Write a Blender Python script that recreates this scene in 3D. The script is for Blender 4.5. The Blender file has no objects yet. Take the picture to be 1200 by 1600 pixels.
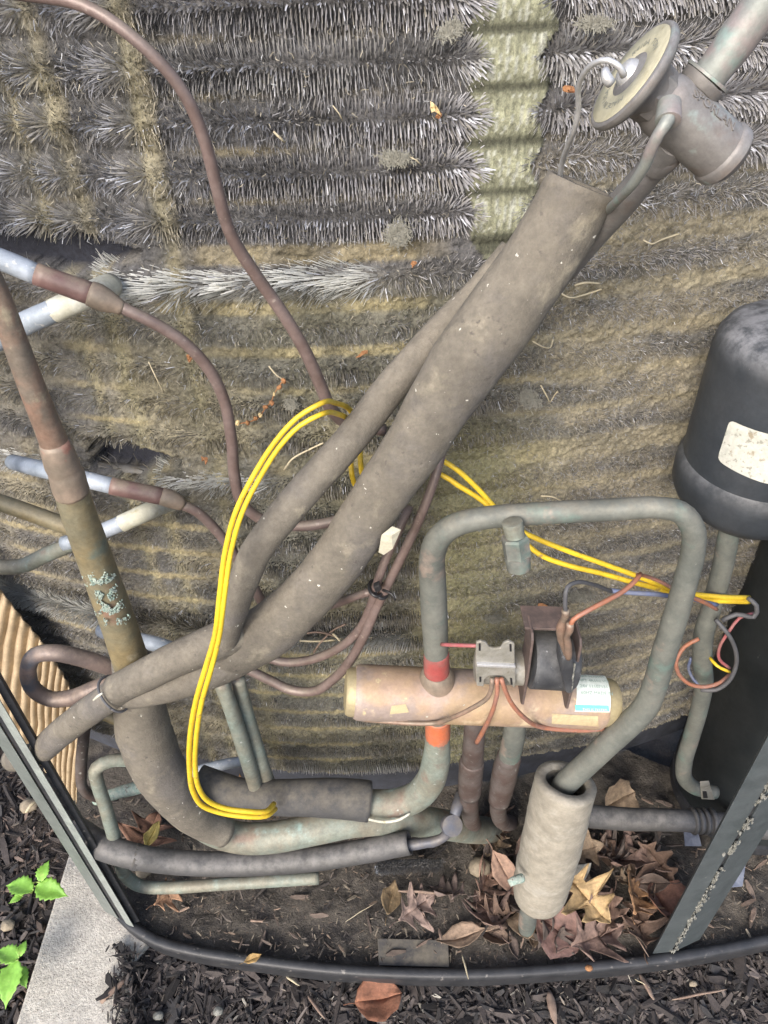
import bpy, math, random
import numpy as np
from mathutils import Vector, Matrix, noise

# ------------------------------------------------------------------ camera, world, light
SC = bpy.context.scene
COL = SC.collection
PITCH = math.radians(40.8); ROLL = math.radians(2.0); FPX = 1200.0
CAM = Vector((0.0, -0.42, 0.83))
FW = Vector((0, math.cos(PITCH), -math.sin(PITCH)))
_u0 = Vector((0, math.sin(PITCH), math.cos(PITCH))); _r0 = Vector((1, 0, 0))
RT = _r0*math.cos(ROLL) - _u0*math.sin(ROLL)
UP = _r0*math.sin(ROLL) + _u0*math.cos(ROLL)
cd = bpy.data.cameras.new('camera'); cam = bpy.data.objects.new('camera', cd); COL.objects.link(cam)
m3 = Matrix((RT, UP, -FW)).transposed()
cam.matrix_world = Matrix.Translation(CAM) @ m3.to_4x4()
cd.sensor_fit = 'VERTICAL'; cd.sensor_height = 24; cd.lens = 24*FPX/1600.0
cd.clip_start = 0.01; cd.clip_end = 200
SC.camera = cam

SUN_EL, SUN_AZ = math.radians(36), math.radians(204)     # azimuth clockwise from +Y
w = bpy.data.worlds.new('World'); SC.world = w; w.use_nodes = True
nt = w.node_tree; nt.nodes.clear()
sky = nt.nodes.new('ShaderNodeTexSky'); sky.sky_type = 'NISHITA'; sky.sun_disc = False
sky.sun_elevation = SUN_EL; sky.sun_rotation = SUN_AZ
sky.air_density = 1.0; sky.dust_density = 3.0; sky.ozone_density = 1.0
bg = nt.nodes.new('ShaderNodeBackground'); bg.inputs['Strength'].default_value = 0.15
wo = nt.nodes.new('ShaderNodeOutputWorld')
nt.links.new(sky.outputs[0], bg.inputs[0]); nt.links.new(bg.outputs[0], wo.inputs[0])
sd = bpy.data.lights.new('sun', 'SUN'); sd.energy = 1.5; sd.angle = math.radians(22); sd.color = (1, .96, .91)
sun = bpy.data.objects.new('sun', sd); COL.objects.link(sun)
sdir = Vector((math.sin(SUN_AZ)*math.cos(SUN_EL), math.cos(SUN_AZ)*math.cos(SUN_EL), math.sin(SUN_EL)))
sun.rotation_euler = (-sdir).to_track_quat('-Z', 'Y').to_euler()
vs = SC.view_settings; vs.view_transform = 'Standard'; vs.look = 'None'; vs.gamma = 1; vs.use_curve_mapping = False
vs.exposure = 1.08

rng = np.random.default_rng(7); random.seed(7)

# ------------------------------------------------------------------ helpers: geometry
def ray(px, py):
    return FW + RT*((px-600)/FPX) - UP*((py-800)/FPX)
def P(px, py, Y):
    d = ray(px, py); return CAM + d*((Y-CAM.y)/d.y)
def PZ(px, py, z):
    d = ray(px, py); return CAM + d*((z-CAM.z)/d.z)
def depth(p): return (Vector(p)-CAM).dot(FW)
def mpp(p): return depth(p)/FPX
def sag(x):
    x = np.asarray(x, float)+.02
    return np.where(x < 0, x*x/1.5, x*x/2.1)
def dsag(x):
    x = np.asarray(x, float)+.02
    return np.where(x < 0, 2*x/1.5, 2*x/2.1)
def S(px, py, off=0.0):
    Y = 0.0
    for _ in range(12):
        p = P(px, py, Y-off); Y = float(sag(p.x))
    return P(px, py, Y-off)

_T = rng.random((256, 256))
def vnoise(x, y):
    x = np.asarray(x, float); y = np.asarray(y, float)
    xi = np.floor(x).astype(int); yi = np.floor(y).astype(int); fx = x-xi; fy = y-yi
    fx = fx*fx*(3-2*fx); fy = fy*fy*(3-2*fy)
    a = _T[xi & 255, yi & 255]; b = _T[(xi+1) & 255, yi & 255]; c = _T[xi & 255, (yi+1) & 255]; d = _T[(xi+1) & 255, (yi+1) & 255]
    return (a*(1-fx)+b*fx)*(1-fy)+(c*(1-fx)+d*fx)*fy
def fbm(x, y, o=4):
    r = 0; a = .5
    for i in range(o):
        r = r+a*vnoise(x*2**i+17*i, y*2**i+31*i); a *= .5
    return r/(1-.5**o)
def sstep(a, b, x):
    t = np.clip((np.asarray(x, float)-a)/(b-a), 0, 1); return t*t*(3-2*t)

# ------------------------------------------------------------------ helpers: objects
WO = {}
def thing(name, label, cat, loc, group=None):
    o = bpy.data.objects.new(name, None); COL.objects.link(o); o.location = loc; o.empty_display_size = .02
    WO[o.name] = Vector(loc); o['label'] = label; o['category'] = cat
    if group: o['group'] = group
    return o
def tag(o, label=None, cat=None, group=None, kind=None):
    if label: o['label'] = label
    if cat: o['category'] = cat
    if group: o['group'] = group
    if kind: o['kind'] = kind
    return o
def mesh_obj(name, V, F, mat, parent=None, smooth=True, colors=None):
    V = np.asarray(V, float).reshape(-1, 3)
    lo = V.min(0); hi = V.max(0); org = Vector(((lo[0]+hi[0])/2, (lo[1]+hi[1])/2, lo[2]))
    L = V-np.array(org)
    me = bpy.data.meshes.new(name)
    if isinstance(F, np.ndarray):
        n, k = F.shape
        me.vertices.add(len(L)); me.vertices.foreach_set('co', L.ravel().astype(np.float32))
        me.loops.add(n*k); me.loops.foreach_set('vertex_index', F.ravel().astype(np.int32))
        me.polygons.add(n); me.polygons.foreach_set('loop_start', np.arange(0, n*k, k, dtype=np.int32))
        me.update(calc_edges=True)
    else:
        me.from_pydata([tuple(v) for v in L], [], [tuple(f) for f in F]); me.update()
    if smooth: me.polygons.foreach_set('use_smooth', [True]*len(me.polygons))
    if colors is not None:
        at = me.color_attributes.new('tint', 'FLOAT_COLOR', 'POINT')
        c = np.ones((len(L), 4), np.float32); c[:, :3] = colors; at.data.foreach_set('color', c.ravel())
    me.materials.append(mat)
    o = bpy.data.objects.new(name, me); COL.objects.link(o)
    WO[o.name] = org.copy()
    if parent is not None:
        o.parent = parent; o.location = org-WO[parent.name]
    else: o.location = org
    return o

def catmull(pts, step=.004):
    """pts: list of (Vector, r) -> dense list"""
    n = len(pts); out = []
    if n == 2:
        a, b = pts; k = max(2, int((b[0]-a[0]).length/step))
        return [(a[0].lerp(b[0], i/k), a[1]+(b[1]-a[1])*i/k) for i in range(k+1)]
    P4 = [(pts[0][0]*2-pts[1][0], pts[0][1])]+list(pts)+[(pts[-1][0]*2-pts[-2][0], pts[-1][1])]
    for i in range(n-1):
        p0, p1, p2, p3 = [q[0] for q in P4[i:i+4]]; r1, r2 = P4[i+1][1], P4[i+2][1]
        t0 = 0; t1 = t0+max((p1-p0).length, 1e-6)**.5; t2 = t1+max((p2-p1).length, 1e-6)**.5; t3 = t2+max((p3-p2).length, 1e-6)**.5
        k = max(2, int((p2-p1).length/step))
        for j in range(k):
            t = t1+(t2-t1)*j/k
            A1 = p0*((t1-t)/(t1-t0))+p1*((t-t0)/(t1-t0)); A2 = p1*((t2-t)/(t2-t1))+p2*((t-t1)/(t2-t1)); A3 = p2*((t3-t)/(t3-t2))+p3*((t-t2)/(t3-t2))
            B1 = A1*((t2-t)/(t2-t0))+A2*((t-t0)/(t2-t0)); B2 = A2*((t3-t)/(t3-t1))+A3*((t-t1)/(t3-t1))
            out.append((B1*((t2-t)/(t2-t1))+B2*((t-t1)/(t2-t1)), r1+(r2-r1)*j/k))
    out.append(pts[-1]); return out

def sweep(path, seg=16, lump=0.0, lscale=60, flat=1.0, cap=True):
    V = []; F = []; n = len(path); u = None
    for i, (p, r) in enumerate(path):
        a = path[max(i-1, 0)][0]; b = path[min(i+1, n-1)][0]; t = (b-a).normalized()
        if u is None:
            u = t.cross(Vector((0, 1, .3))); u.normalize()
        u = (u-t*u.dot(t)).normalized(); v = t.cross(u)
        for k in range(seg):
            an = 2*math.pi*k/seg; d = u*math.cos(an)+v*math.sin(an)*flat
            q = p+d*r
            if lump: q = p+d*r*(1+lump*noise.noise(q*lscale)+lump*.5*noise.noise(q*lscale*3))
            V.append(q)
    for i in range(n-1):
        for k in range(seg):
            k2 = (k+1) % seg; F.append((i*seg+k, i*seg+k2, (i+1)*seg+k2, (i+1)*seg+k))
    if cap:
        F.append(tuple(range(seg-1, -1, -1))); F.append(tuple((n-1)*seg+k for k in range(seg)))
    return V, F
def pts3(pts):
    out = []
    for px, py, Y, wd in pts:
        p = P(px, py, Y); out.append((p, wd/2*mpp(p)))
    return out
def tube(name, pts, mat, parent=None, seg=16, lump=0.0, lscale=60, flat=1.0, step=.004, raw=False):
    path = catmull(pts if raw else pts3(pts), step)
    V, F = sweep(path, seg, lump, lscale, flat)
    return mesh_obj(name, V, F, mat, parent)
def hollow(name, pts, mat, parent=None, wall=.28, seg=28, lump=.02, lscale=60, flat=1.0, cut=0.0, depth_in=.03):
    """open foam sleeve with visible wall at its first end"""
    path = catmull(pts3(pts), .003); V, F = sweep(path, seg, lump, lscale, flat, cap=False)
    n = len(path); V = [Vector(v) for v in V]
    ins = []; acc = 0; k = 0
    while k < n-1 and acc < depth_in: acc += (path[k+1][0]-path[k][0]).length; k += 1
    k = max(k, 2)
    base = len(V)
    for i in range(k+1):
        for j in range(seg):
            V.append(path[i][0].lerp(V[i*seg+j], 1-wall))
    for j in range(seg):
        j2 = (j+1) % seg; F.append((j, base+j, base+j2, j2))
    for i in range(k):
        for j in range(seg):
            j2 = (j+1) % seg; a = base+i*seg
            F.append((a+j, a+seg+j, a+seg+j2, a+j2))
    F.append(tuple(base+k*seg+j for j in range(seg)))
    F.append(tuple((n-1)*seg+j for j in range(seg)))
    if cut:
        t = (path[1][0]-path[0][0]).normalized()
        for j in range(seg):
            an = 2*math.pi*j/seg; s = t*cut*math.cos(an+1.1)
            for i in range(4):
                V[i*seg+j] += s*(1-i/4); V[base+i*seg+j] += s*(1-i/4)
    return mesh_obj(name, V, F, mat, parent)

def frame(axis):
    a = Vector(axis).normalized(); u = a.cross(Vector((0, 0, 1)))
    if u.length < .1: u = a.cross(Vector((0, 1, 0)))
    u.normalize(); return a, u, a.cross(u)
def lathe(name, org, axis, prof, mat, parent=None, seg=40, smooth=True, sharp=True, arc=None):
    """prof: list of (t along axis, r) in metres"""
    a, u, v = frame(axis); V = []; F = []; org = Vector(org)
    P2 = []
    for i, q in enumerate(prof):
        P2.append(q)
    n = len(P2)
    for t, r in P2:
        for k in range(seg):
            an = 2*math.pi*k/seg; V.append(org+a*t+(u*math.cos(an)+v*math.sin(an))*max(r, 1e-5))
    for i in range(n-1):
        for k in range(seg):
            k2 = (k+1) % seg; F.append((i*seg+k, (i+1)*seg+k, (i+1)*seg+k2, i*seg+k2))
    F.append(tuple(range(seg))); F.append(tuple((n-1)*seg+k for k in range(seg-1, -1, -1)))
    o = mesh_obj(name, V, F, mat, parent, smooth)
    if smooth and sharp:
        o.data.set_sharp_from_angle(angle=math.radians(38))
    return o
def prism(name, bottom, top, mat, parent=None, bevel=0.0):
    """two matching rings of 3-D points"""
    n = len(bottom); V = [Vector(p) for p in bottom]+[Vector(p) for p in top]
    F = [tuple(range(n-1, -1, -1)), tuple(range(n, 2*n))]+[(i, (i+1) % n, n+(i+1) % n, n+i) for i in range(n)]
    o = mesh_obj(name, V, F, mat, parent, smooth=False)
    if bevel:
        m = o.modifiers.new('bevel', 'BEVEL'); m.width = bevel; m.segments = 2; m.limit_method = 'ANGLE'
    return o
def plate(name, px_pts, Y, thick, mat, parent=None, bevel=.0006, dY=None):
    """a plate whose outline is given at depth Y (dY: Y per point); thickness goes away from the viewer"""
    f = [P(a, b, (dY[i] if dY else Y)) for i, (a, b) in enumerate(px_pts)]
    b = [q+Vector((0, thick, 0)) for q in f]
    return prism(name, f, b, mat, parent, bevel)

# ------------------------------------------------------------------ helpers: materials
def lin(r, g, b): return tuple((c/255/12.92 if c/255 <= .04045 else ((c/255+.055)/1.055)**2.4) for c in (r, g, b))
def new_mat(name):
    m = bpy.data.materials.new(name); m.use_nodes = True; n = m.node_tree; n.nodes.clear()
    out = n.nodes.new('ShaderNodeOutputMaterial'); b = n.nodes.new('ShaderNodeBsdfPrincipled')
    n.links.new(b.outputs[0], out.inputs[0]); return m, n, b
def nz(n, scale, detail=5, rough=.6, coord=None, dist=0.0):
    t = n.nodes.new('ShaderNodeTexNoise'); t.inputs['Scale'].default_value = scale; t.inputs['Detail'].default_value = detail
    t.inputs['Roughness'].default_value = rough; t.inputs['Distortion'].default_value = dist
    if coord: n.links.new(coord, t.inputs['Vector'])
    return t.outputs['Fac']
def ramp(n, fac, a, b):
    r = n.nodes.new('ShaderNodeMapRange'); r.inputs[1].default_value = a; r.inputs[2].default_value = b; r.interpolation_type = 'SMOOTHSTEP'
    n.links.new(fac, r.inputs[0]); return r.outputs[0]
def mix(n, f, a, b):
    m = n.nodes.new('ShaderNodeMix'); m.data_type = 'RGBA'
    for s, v in ((0, f), (6, a), (7, b)):
        if isinstance(v, (tuple, list)): m.inputs[s].default_value = (*v[:3], 1)
        elif isinstance(v, (int, float)): m.inputs[s].default_value = v
        else: n.links.new(v, m.inputs[s])
    return m.outputs[2]
def mat(name, c1, c2=None, scale=40, rough=.6, metal=0.0, bump=.25, bscale=500, patches=(), dust=None, dustamt=.5, bdist=.0006, coat=0, vary=.32):
    """patches: list of (colour, scale, lo, hi): noise thresholded blotches"""
    m, n, b = new_mat(name)
    tc = n.nodes.new('ShaderNodeTexCoord').outputs['Object']
    col = c1
    if c2 is not None: col = mix(n, ramp(n, nz(n, scale, 6, .65, tc), .35, .65), c1, c2)
    for i, (c, s, lo, hi) in enumerate(patches):
        mp = n.nodes.new('ShaderNodeMapping'); mp.inputs['Location'].default_value = (i*3.1+1.7, i*1.3, 2.2); n.links.new(tc, mp.inputs[0])
        col = mix(n, ramp(n, nz(n, s, 5, .6, mp.outputs[0]), lo, hi), col, c)
    if dust is not None:
        g = n.nodes.new('ShaderNodeNewGeometry'); sp = n.nodes.new('ShaderNodeSeparateXYZ'); n.links.new(g.outputs['Normal'], sp.inputs[0])
        up = ramp(n, sp.outputs[2], .0, .95)
        mu = n.nodes.new('ShaderNodeMath'); mu.operation = 'MULTIPLY'; n.links.new(up, mu.inputs[0])
        n.links.new(ramp(n, nz(n, 90, 6, .7, tc), .3, .65), mu.inputs[1])
        m2 = n.nodes.new('ShaderNodeMath'); m2.operation = 'MULTIPLY'; n.links.new(mu.outputs[0], m2.inputs[0]); m2.inputs[1].default_value = dustamt
        col = mix(n, m2.outputs[0], col, dust)
    hs = n.nodes.new('ShaderNodeHueSaturation')
    if isinstance(col, tuple): hs.inputs['Color'].default_value = (*col, 1)
    else: n.links.new(col, hs.inputs['Color'])
    va_ = n.nodes.new('ShaderNodeMath'); va_.operation = 'MULTIPLY_ADD'; va_.inputs[1].default_value = vary*2.4; va_.inputs[2].default_value = 1-vary*1.2
    n.links.new(nz(n, 330, 8, .8, tc), va_.inputs[0])
    vb_ = n.nodes.new('ShaderNodeMath'); vb_.operation = 'MULTIPLY_ADD'; vb_.inputs[1].default_value = vary*2.6; vb_.inputs[2].default_value = 1-vary*1.3
    n.links.new(nz(n, 55, 5, .7, tc), vb_.inputs[0])
    vc_ = n.nodes.new('ShaderNodeMath'); vc_.operation = 'MULTIPLY'; n.links.new(va_.outputs[0], vc_.inputs[0]); n.links.new(vb_.outputs[0], vc_.inputs[1])
    n.links.new(vc_.outputs[0], hs.inputs['Value']); n.links.new(hs.outputs[0], b.inputs['Base Color'])
    b.inputs['Metallic'].default_value = metal
    rr = n.nodes.new('ShaderNodeMapRange'); rr.inputs[3].default_value = max(rough-.12, .05); rr.inputs[4].default_value = min(rough+.15, 1)
    n.links.new(nz(n, 120, 4, .6, tc), rr.inputs[0]); n.links.new(rr.outputs[0], b.inputs['Roughness'])
    if bump:
        bp = n.nodes.new('ShaderNodeBump'); bp.inputs['Strength'].default_value = bump; bp.inputs['Distance'].default_value = bdist
        n.links.new(nz(n, bscale, 7, .7, tc), bp.inputs['Height']); n.links.new(bp.outputs[0], b.inputs['Normal'])
    return m
def tint_mat(name, rough=.8, metal=0.0, bump=0, nscale=300, var=.25, scol=None):
    m, n, b = new_mat(name)
    at = n.nodes.new('ShaderNodeAttribute'); at.attribute_name = 'tint'
    tc = n.nodes.new('ShaderNodeTexCoord').outputs['Object']
    hs = n.nodes.new('ShaderNodeHueSaturation'); n.links.new(at.outputs['Color'], hs.inputs['Color'])
    r = n.nodes.new('ShaderNodeMapRange'); r.inputs[1].default_value = .25; r.inputs[2].default_value = .75; r.inputs[3].default_value = 1-var; r.inputs[4].default_value = 1+var
    n.links.new(nz(n, nscale, 6, .7, tc), r.inputs[0]); n.links.new(r.outputs[0], hs.inputs['Value'])
    n.links.new(hs.outputs[0], b.inputs['Base Color'])
    b.inputs['Roughness'].default_value = rough; b.inputs['Metallic'].default_value = metal
    if bump:
        bp = n.nodes.new('ShaderNodeBump'); bp.inputs['Strength'].default_value = bump; bp.inputs['Distance'].default_value = .001
        n.links.new(nz(n, nscale*2, 7, .7, tc), bp.inputs['Height']); n.links.new(bp.outputs[0], b.inputs['Normal'])
    return m

DUST = (.24, .21, .155)
M = {}
M['spine'] = tint_mat('aluminium_spines', rough=.5, metal=.08, nscale=150, var=.25)
M['dirt'] = tint_mat('matted_dirt', rough=.95, bump=1.0, nscale=420, var=.6)
M['coil_tube'] = mat('coil_tube', (.2, .2, .2), (.12, .11, .09), rough=.6, metal=.3)
M['shade_sheet'] = mat('interior_shade', (.045, .05, .065), (.03, .032, .04), 30, rough=.8)  # near-black colour paints the shade inside the coil
M['cap_brown'] = mat('brown_tube', (.14, .10, .09), (.185, .14, .13), 60, rough=.42, metal=.15, dust=DUST, dustamt=.5, patches=[((.3, .25, .22), 260, .62, .75)])
M['maroon'] = mat('maroon_sleeve', (.13, .075, .07), (.18, .11, .10), 70, rough=.5, dust=DUST, dustamt=.6, patches=[((.45, .42, .38), 700, .68, .74)])
M['alu'] = mat('bare_aluminium', (.27, .31, .36), (.35, .39, .45), 50, rough=.6, metal=.15, patches=[((.6, .6, .58), 200, .6, .72)])
M['cream'] = mat('scraped_aluminium', (.46, .45, .36), (.56, .56, .50), 60, rough=.6, patches=[((.4, .36, .22), 160, .6, .72)])
M['old_copper'] = mat('weathered_copper', (.25, .20, .11), (.19, .175, .12), 30, rough=.5, metal=.2, patches=[((.24, .15, .11), 26, .58, .70), ((.15, .18, .15), 26, .56, .70), ((.33, .29, .20), 90, .6, .74)], dust=(.30, .27, .20), dustamt=.5, vary=.45)
M['pink_copper'] = mat('pinkish_copper', (.24, .155, .115), (.20, .155, .12), 40, rough=.5, metal=.25, patches=[((.16, .135, .11), 35, .52, .66), ((.30, .26, .19), 60, .58, .7)], dust=DUST, dustamt=.6, vary=.5)
M['bend'] = mat('tarnished_bend', (.135, .11, .105), (.22, .165, .145), 24, rough=.5, metal=.2, patches=[((.09, .10, .125), 20, .5, .62)], dust=(.34, .27, .22), dustamt=.8)
M['coupling'] = mat('braze_coupling', (.20, .165, .13), (.26, .20, .155), 60, rough=.55, metal=.2, patches=[((.33, .16, .12), 45, .58, .66)], dust=DUST)
M['verdigris'] = mat('verdigris_crust', (.33, .46, .40), (.55, .60, .52), 300, rough=.9, bump=1, bscale=700, patches=[((.18, .12, .09), 300, .6, .68)], bdist=.002)
M['teal_copper'] = mat('teal_stained_copper', (.20, .19, .15), (.20, .235, .205), 30, rough=.6, metal=.15, patches=[((.21, .15, .12), 32, .56, .70), ((.30, .42, .39), 30, .60, .74), ((.42, .45, .42), 150, .66, .74)], dust=DUST, dustamt=.5, vary=.5)
M['grey_pipe'] = mat('dusty_grey_pipe', (.12, .13, .118), (.17, .175, .155), 40, rough=.6, metal=.2, patches=[((.13, .18, .16), 30, .55, .68), ((.24, .20, .17), 35, .6, .7), ((.5, .5, .46), 700, .72, .78)], dust=DUST, dustamt=.45)
M['dark_copper'] = mat('dark_copper', (.085, .06, .053), (.12, .105, .10), 50, rough=.6, metal=.2, patches=[((.30, .29, .27), 160, .62, .7)])
M['blue_black'] = mat('blue_black_tube', (.09, .10, .13), (.12, .11, .11), 40, rough=.5, metal=.2, dust=DUST, dustamt=.3)
M['foam'] = mat('dirty_foam', (.125, .112, .092), (.155, .139, .113), 35, rough=.92, bump=.7, bscale=420, bdist=.0011, patches=[((.13, .12, .11), 18, .5, .68), ((.24, .215, .165), 60, .55, .75), ((.09, .08, .07), 190, .62, .72), ((.58, .56, .5), 200, .685, .71)], dust=(.25, .22, .175), dustamt=.5, vary=.4)
M['foam_dark'] = mat('black_foam', (.045, .046, .05), (.06, .06, .06), 30, rough=.85, bump=.5, bscale=420, dust=DUST, dustamt=.35)
M['foam_pale'] = mat('pale_foam', (.31, .285, .235), (.24, .22, .18), 60, rough=.95, bump=.6, bscale=420, bdist=.0011, patches=[((.35, .33, .285), 40, .5, .7), ((.19, .175, .145), 50, .62, .74)], vary=.3)
M['rubber_hose'] = mat('black_hose', (.075, .075, .078), (.055, .055, .055), 30, rough=.6, dust=(.2, .19, .18), dustamt=.6)
M['yellow'] = mat('yellow_wire', (.70, .50, .03), (.62, .42, .03), 60, rough=.42, patches=[((.34, .23, .07), 170, .60, .72)], bump=.1)
M['orange_wire'] = mat('orange_wire', (.34, .14, .08), (.25, .13, .10), 60, rough=.5, patches=[((.3, .2, .17), 200, .6, .7)], bump=.2)
M['red_wire'] = mat('red_wire', (.36, .10, .11), (.26, .12, .11), 60, rough=.5, bump=.2)
M['blue_wire'] = mat('blue_wire', (.10, .13, .24), (.13, .14, .18), 60, rough=.5, bump=.2)
M['grey_wire'] = mat('grey_wire', (.09, .092, .10), (.07, .07, .075), 60, rough=.6, bump=.2)
M['tank'] = mat('black_tank_paint', (.028, .034, .042), (.04, .045, .052), 20, rough=.48, bump=.15, bscale=300, patches=[((.4, .4, .38), 600, .74, .78)], dust=(.22, .225, .24), dustamt=1.0)
M['compressor'] = mat('compressor_black', (.012, .016, .018), (.02, .023, .024), 20, rough=.6, patches=[((.14, .14, .13), 60, .72, .78)])
M['sticker'] = mat('speckled_sticker', (.54, .54, .49), (.45, .46, .41), 120, rough=.6, patches=[((.30, .30, .26), 330, .56, .63), ((.30, .26, .19), 150, .60, .70)], bump=.1)
M['steel'] = mat('zinc_bracket', (.36, .35, .32), (.28, .27, .23), 90, rough=.45, metal=.4, dust=DUST, patches=[((.20, .18, .13), 160, .6, .72)])
M['rust'] = mat('rusty_bracket', (.085, .065, .06), (.12, .085, .075), 110, rough=.7, patches=[((.22, .20, .17), 180, .64, .74)])
M['solenoid'] = mat('solenoid_plastic', (.035, .037, .042), (.06, .062, .066), 60, rough=.5, patches=[((.4, .4, .42), 240, .66, .76)], dust=(.2, .2, .2), dustamt=.5)
M['brass'] = mat('valve_brass', (.40, .29, .18), (.35, .25, .19), 26, rough=.55, metal=.2, patches=[((.31, .25, .22), 20, .47, .60), ((.55, .44, .30), 34, .57, .68), ((.55, .46, .27), 60, .62, .70), ((.50, .52, .44), 150, .70, .75)])
M['brass_cap'] = mat('valve_end_cap', (.40, .34, .20), (.32, .27, .18), 50, rough=.55, metal=.3, patches=[((.3, .26, .18), 80, .6, .7)])
M['txv'] = mat('expansion_valve_metal', (.22, .21, .20), (.175, .165, .16), 60, rough=.55, metal=.35, patches=[((.19, .165, .15), 60, .55, .68), ((.27, .32, .30), 50, .62, .72)], dust=(.35, .34, .34), dustamt=.55)
M['txv_pipe'] = mat('grey_green_pipe', (.26, .28, .26), (.22, .225, .21), 30, rough=.55, metal=.3, patches=[((.30, .26, .25), 30, .52, .64), ((.24, .32, .29), 30, .6, .7)])
M['ring'] = mat('yellowed_label_ring', (.46, .43, .31), (.38, .355, .25), 90, rough=.55, patches=[((.30, .26, .15), 200, .6, .7)])
M['silver'] = mat('silver_boss', (.6, .6, .6), (.45, .45, .45), 90, rough=.4, metal=.5)
M['paint_red'] = mat('red_paint_mark', (.34, .07, .065), (.22, .10, .09), 60, rough=.5)
M['paint_orange'] = mat('orange_paint_mark', (.52, .14, .06), (.34, .15, .10), 60, rough=.5)
M['label'] = mat('white_label', (.66, .73, .69), (.60, .66, .62), 100, rough=.5, bump=.05)
M['label_teal'] = mat('teal_print', (.15, .55, .46), None, rough=.5, bump=0)
M['ink'] = mat('grey_green_ink', (.28, .38, .35), None, rough=.6, bump=0)
M['old_label'] = mat('yellowed_paper', (.46, .39, .23), (.38, .30, .18), 90, rough=.7)
M['paper'] = mat('paper_tag', (.52, .50, .40), (.42, .40, .31), 90, rough=.8, bump=.1)
M['tie'] = mat('black_cable_tie', (.02, .02, .022), None, rough=.4, bump=.1)
M['post_left'] = mat('grey_green_post', (.15, .17, .16), (.17, .19, .18), 30, rough=.42, metal=.1, dust=(.3, .3, .28), dustamt=.3)
M['post_light'] = mat('grey_green_edge', (.27, .30, .28), (.22, .24, .23), 60, rough=.45)
M['post_right'] = mat('dark_teal_post', (.052, .063, .067), (.066, .077, .082), 30, rough=.5, patches=[((.35, .36, .34), 260, .70, .76)], dust=(.14, .15, .15), dustamt=.5)
M['grime'] = mat('white_grime', (.27, .27, .245), (.15, .15, .13), 250, rough=.95, bump=1, bdist=.002)
M['rim'] = mat('black_rim_paint', (.022, .024, .028), (.035, .036, .04), 60, rough=.5, patches=[((.16, .15, .14), 130, .62, .74), ((.5, .5, .48), 600, .72, .76)])
M['pan'] = mat('pan_dirt', (.075, .066, .055), (.12, .105, .088), 45, rough=.95, bump=1, bscale=260, bdist=.004, patches=[((.045, .04, .038), 30, .5, .65), ((.20, .18, .155), 110, .62, .72), ((.42, .38, .3), 420, .70, .75)])
M['grey_slab'] = mat('grey_pan_piece', (.06, .06, .064), (.075, .07, .066), 50, rough=.85, dust=DUST, dustamt=.4, patches=[((.11, .10, .085), 60, .5, .65)])
M['concrete'] = mat('exposed_concrete', (.56, .53, .47), (.42, .39, .345), 260, rough=.95, bump=1, bscale=420, bdist=.002, patches=[((.20, .18, .16), 420, .60, .68), ((.66, .64, .60), 350, .62, .7), ((.28, .25, .21), 20, .6, .75)])
M['soil'] = mat('dark_soil', (.035, .028, .024), (.06, .048, .042), 60, rough=1, bump=1, bscale=300, bdist=.004)
M['mulch'] = tint_mat('mulch_chips', rough=.95, bump=.6, nscale=220, var=.35)
M['corrug'] = mat('tan_corrugated', (.40, .31, .20), (.33, .255, .165), 60, rough=.85, patches=[((.26, .2, .12), 60, .6, .72)])
M['leaf'] = tint_mat('dry_leaf', rough=.75, bump=.8, nscale=170, var=.5)
M['green'] = mat('weed_leaf', (.16, .34, .04), (.22, .44, .07), 60, rough=.5, patches=[((.30, .42, .10), 100, .58, .7)])
M['green_stem'] = mat('weed_stem', (.25, .34, .08), None, rough=.5)
M['straw'] = mat('straw', (.50, .44, .31), (.4, .34, .22), 90, rough=.8)
M['flake_orange'] = mat('orange_flake', (.34, .17, .07), (.25, .11, .05), 300, rough=.8)
M['flake_cream'] = mat('cream_flake', (.62, .50, .28), (.5, .36, .16), 300, rough=.8)
M['lint'] = mat('grey_lint', (.25, .245, .21), (.19, .185, .155), 300, rough=1)
M['pebble'] = mat('pebble', (.28, .235, .17), (.20, .165, .12), 200, rough=.8)
M['bluepaper'] = mat('blue_white_scrap', (.16, .18, .24), (.22, .24, .29), 90, rough=.6)
M['twig'] = mat('twig', (.19, .13, .10), (.24, .18, .14), 90, rough=.9)

# ------------------------------------------------------------------ the setting: ground, slab, pan
D0 = .42
gx = np.linspace(-1.6, 1.6, 321); gy = np.linspace(-1.2, 2.0, 321)
GX, GY = np.meshgrid(gx, gy); GZ = -.034+.012*(fbm(GX*22, GY*22)-.5)+.012*(fbm(GX*70, GY*70)-.5)
V = np.stack([GX, GY, GZ], -1).reshape(-1, 3); n = 321
idx = (np.arange(n-1)[:, None]*n+np.arange(n-1)[None]).ravel()
o = mesh_obj('ground', V, np.stack([idx, idx+1, idx+n+1, idx+n], 1), M['soil']); tag(o, kind='structure')
# far lawn-side ground so the place goes on beyond the bed
o = mesh_obj('ground_beyond', [(-60, -60, -.08), (60, -60, -.08), (60, 60, -.08), (-60, 60, -.08)], [(0, 1, 2, 3)], M['soil']); tag(o, kind='structure')

SLZ = -.016
sl = [PZ(112, 1318, SLZ), PZ(18, 1620, SLZ), PZ(-8, 1720, SLZ), PZ(190, 1720, SLZ), PZ(193, 1600, SLZ), PZ(204, 1500, SLZ), PZ(260, 1440, SLZ), PZ(240, 1300, SLZ)]
o = prism('concrete_slab', [p-Vector((0, 0, .06)) for p in sl], sl, M['concrete'], bevel=.003)
tag(o, 'pale speckled concrete pad under the left corner of the unit', 'concrete pad')

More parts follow.
